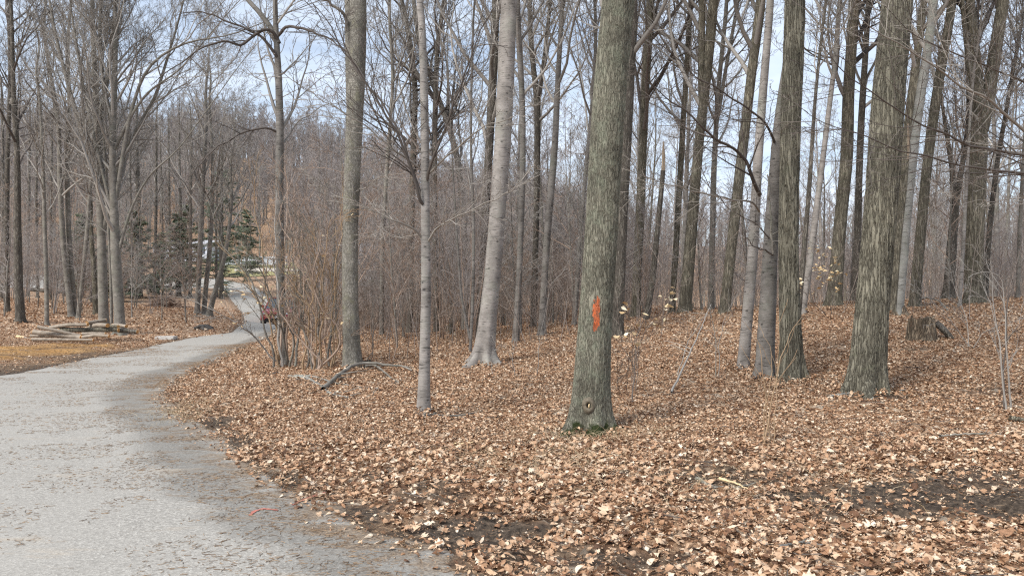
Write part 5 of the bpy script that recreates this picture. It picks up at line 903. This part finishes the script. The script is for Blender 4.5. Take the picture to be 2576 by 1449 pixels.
r_ = np.random.default_rng(61); bx, by, bz = [], [], []
for x0, y0, q in FEET:
    n = int(900*(q+.12)); a = r_.uniform(0, 6.28, n); d = q*1.15+np.abs(r_.normal(0, .16, n)); x = x0+d*np.cos(a); y = y0+d*np.sin(a); bx.append(x); by.append(y); bz.append(full_h(x, y)+r_.uniform(0, 1, n)*.11*np.exp(-(d-q)/.16)+.01)
bx, by, bz = map(np.concatenate, (bx, by, bz)); V, Q = scatter_leaves(bx, by, bz, r_.uniform(.03, .085, len(bx)), TB, r_, .6)
tag(link('drifted_leaves', mesh_np('drifted_leaves', V, Q, mat=M['litter'], smoothf=False)), 'brown leaves drifted against the feet of the nearer trunks', 'leaves', kind='stuff')
# ------------------------------------------------------------------ cars
def loft(secs, mat, name, close=True):
    """secs: list of (m,3) arrays"""
    A = np.array(secs); n, m, _ = A.shape; V = A.reshape(-1, 3); idx = np.arange(n*m).reshape(n, m); a = idx[:-1]; b = idx[1:]
    Q = np.stack([a, np.roll(a, -1, 1), np.roll(b, -1, 1), b], -1).reshape(-1, 4); k = len(V); V = np.vstack([V, A[0].mean(0), A[-1].mean(0)]); T = np.vstack([np.stack([np.roll(idx[0], -1), idx[0], np.full(m, k)], 1), np.stack([idx[-1], np.roll(idx[-1], -1), np.full(m, k+1)], 1)])
    return mesh_np(name, V, Q, T, mat=mat)
def car(name, loc, rz, paint, label, group=None):
    """front faces local -Y"""
    root = empty(name, loc, rz); tag(root, label, 'car', group); glass = simple(name+'_glass', (.05, .07, .09), rough=.06, spec=.8, var=.05); blk = simple(name+'_trim', (.02, .02, .02), rough=.6); chrome = simple(name+'_chrome', (.6, .6, .62), rough=.25, metal=.9); rub = simple(name+'_rubber', (.025, .025, .025), rough=.9)
    def sec(y, w, zb, zt, c=.12, m=24):
        a = np.arange(m)*2*np.pi/m; e = .38; cx = np.sign(np.cos(a))*np.abs(np.cos(a))**e*w; cz = np.sign(np.sin(a))*np.abs(np.sin(a))**e; return np.stack([cx, np.full(m, y), (zt+zb)/2+cz*(zt-zb)/2], 1)
    body = [sec(-2.28, .70, .36, .66), sec(-2.22, .82, .30, .78), sec(-2.0, .89, .26, .90), sec(-1.4, .92, .26, 1.0), sec(-.9, .925, .26, 1.05), sec(0, .93, .26, 1.06), sec(1.2, .93, .26, 1.08), sec(2.0, .91, .28, 1.06), sec(2.22, .86, .34, .98), sec(2.3, .74, .40, .85)]
    link('body', loft(body, paint, 'body'), root)
    def ring(y, w, z): return [(-w, y, z), (w, y, z)]
    cab = [(-.98, .80, 1.03), (-.25, .66, 1.60), (1.3, .66, 1.62), (2.05, .76, 1.05)]
    V = []; 
    for y, w, z in cab: V += [(-w, y, z), (w, y, z)]
    Q = [(0, 1, 3, 2), (4, 5, 7, 6)]; T = []; me = mesh_np('windscreens', V, [(0, 1, 3, 2), (4, 5, 7, 6)], mat=glass, smoothf=False); link('windscreen', me, root)
    link('side_window', mesh_np('side_window', V, [(0, 2, 4, 6), (1, 7, 5, 3)], mat=glass, smoothf=False), root)
    link('roof', boxmesh('roof', [(0, .52, 1.625, 1.36, 1.62, .05)], paint, .02), root)
    pl = []
    for s in (-1, 1):
        pl += [[(s*.81, -1.0, 1.02), (s*.74, -.62, 1.32), (s*.67, -.25, 1.61)], [(s*.72, .45, 1.05), (s*.70, .45, 1.3), (s*.67, .45, 1.61)], [(s*.78, 2.07, 1.04), (s*.72, 1.68, 1.34), (s*.67, 1.3, 1.62)]]
    V, Q = tubes(np.array(pl, float), np.full((len(pl), 3), .035), 6); link('pillars', mesh_np('pillars', V, Q, mat=paint), root)
    for s in (-1, 1):
        link('headlight', boxmesh('headlight', [(s*.66, -2.235, .74, .34, .09, .13)], chrome, .03), root)
        link('tail_light', boxmesh('tail_light', [(s*.72, 2.24, .86, .24, .09, .18)], simple('tail_red', (.4, .02, .02)), .03), root)
        mi = link('mirror', boxmesh('mirror', [(s*1.0, -.72, 1.14, .20, .10, .15)], paint, .03), root)
    link('grille', boxmesh('grille', [(0, -2.27, .68, .86, .05, .10), (0, -2.29, .44, 1.2, .05, .10)], blk, .01), root)
    link('number_plate', boxmesh('number_plate', [(0, -2.33, .55, .42, .02, .13)], simple('white_plate', (.75, .75, .78)), .004), root)
    link('bumper', boxmesh('bumper', [(0, -2.25, .34, 1.5, .12, .14), (0, 2.28, .40, 1.5, .12, .16)], blk, .03), root)
    for sx in (-1, 1):
        for y in (-1.38, 1.42):
            a = np.arange(28)*2*np.pi/28; prof = [(.19, -.11), (.32, -.11), (.345, -.07), (.345, .07), (.32, .11), (.19, .11)]; V = np.array([[(h, r*np.cos(t), r*np.sin(t)) for t in a] for r, h in prof]).reshape(-1, 3)+np.array([sx*.83, y, .34]); idx = np.arange(6*28).reshape(6, 28); Q = np.stack([idx[:-1], np.roll(idx[:-1], -1, 1), np.roll(idx[1:], -1, 1), idx[1:]], -1).reshape(-1, 4)
            w = link('wheel', mesh_np('wheel', V, Q, mat=rub), root); V = np.vstack([[(sx*.90, y+.20*np.cos(t), .34+.20*np.sin(t)) for t in a], [(sx*.93, y, .34)]]); i = np.arange(28); link('rim', mesh_np('rim', V, None, np.stack([i, (i+1) % 28, np.full(28, 28)], 1), mat=chrome), w)
    return root
redp = simple('red_paint', (.30, .03, .035), rough=.22, spec=.7, var=.04); whp = simple('white_paint', (.75, .76, .78), rough=.25, spec=.6, var=.03)
cx = P(710, 822, 45); cx[2] = float(base_h(cx[:1], cx[1:2])[0])+.015
car('red_car', cx, math.radians(8), redp, 'red car with a white number plate coming up the road behind the roadside bush')
cx = P(432, 668, 97); cx[2] = float(full_h(cx[:1], cx[1:2])[0])+.02
car('white_car', cx, math.radians(80), whp, 'white car parked far away beyond the bend, half hidden by trunks')
# pale building and fences in the far clearing
def house(u, v, D, w, d, h, rh, wall, roofc, label, rz=0):
    c = P(u, v, D); c[2] = float(full_h(c[:1], c[1:2])[0]); root = empty('farm_shed', c, rz); tag(root, label, 'building'); link('wall', boxmesh('wall', [(0, 0, h/2-.2, w, d, h+.4)], wall, .02), root)
    V = [(-w/2-.3, -d/2-.3, h-.05), (w/2+.3, -d/2-.3, h-.05), (w/2+.3, d/2+.3, h-.05), (-w/2-.3, d/2+.3, h-.05), (-w/2-.3, 0, h+rh), (w/2+.3, 0, h+rh)]
    link('roof', mesh_np('roof', V, [(0, 1, 5, 4), (2, 3, 4, 5), (0, 3, 2, 1)], [(0, 4, 3), (1, 2, 5)], mat=roofc, smoothf=False), root)
    for k in range(3):
        x = -w/2+w*(k+.5)/3; link('window', boxmesh('window', [(x, -d/2-.02, h*.55, 1.1, .06, 1.0)], simple('shed_glass', (.08, .10, .13), rough=.1, spec=.7), .01), root)
    return root
house(480, 666, 108, 8, 6, 2.0, .7, simple('bluish_wall', (.60, .63, .70), var=.06), simple('grey_roof', (.42, .42, .44), var=.1), 'long pale bluish shed beyond the bend of the road')
house(880, 705, 78, 6, 4, 3.0, 1.2, simple('pale_wall', (.62, .64, .70), var=.05), simple('light_roof', (.5, .5, .52), var=.1), 'pale white shed glimpsed behind the reddish bush')
def fence(a, b, n, h, label):
    p0 = P(*a)[:2]; p1 = P(*b)[:2]; c = (p0+p1)/2; cz = float(full_h(c[:1], c[1:2])[0]); root = empty('metal_fence', (*c, cz)); tag(root, label, 'fence'); blk = simple('black_metal', (.03, .03, .035), rough=.5)
    t = np.linspace(0, 1, n); q = p0+(p1-p0)*t[:, None]; z = full_h(q[:, 0], q[:, 1]); bars = np.stack([np.c_[q, z-.1], np.c_[q, z+h]], 1)-np.array([*c, cz]); V, Q = tubes(bars, np.full((n, 2), .03), 4); link('pickets', mesh_np('pickets', V, Q, mat=blk), root)
    for k in (.15, .92): V, Q = tubes((np.c_[q, z+h*k]-np.array([*c, cz]))[None], np.full((1, n), .03), 4); link('rail', mesh_np('rail', V, Q, mat=blk), root)
fence((520,690,99), (740,695,99), 46, 1.3, 'black picket fence across the far clearing beyond the road')
lo2 = P(640, 690, 104); lo2[2] = float(full_h(lo2[:1], lo2[1:2])[0]); tag(link('retaining_wall', boxmesh('retaining_wall', [(0, 0, .6, 9, .4, 1.2)], simple('whitewash', (.55, .56, .6)), .03), loc=lo2), 'low whitish wall behind the black picket fence', 'wall')
# burrow hole plug at mossy trunk: dark root hollow
lump('root_hollow', 922, 934, .16, 'rot', 'dark rotten hollow at the right foot of the mossy trunk', 'rotten wood', 6, (.7, .6, 1.1))
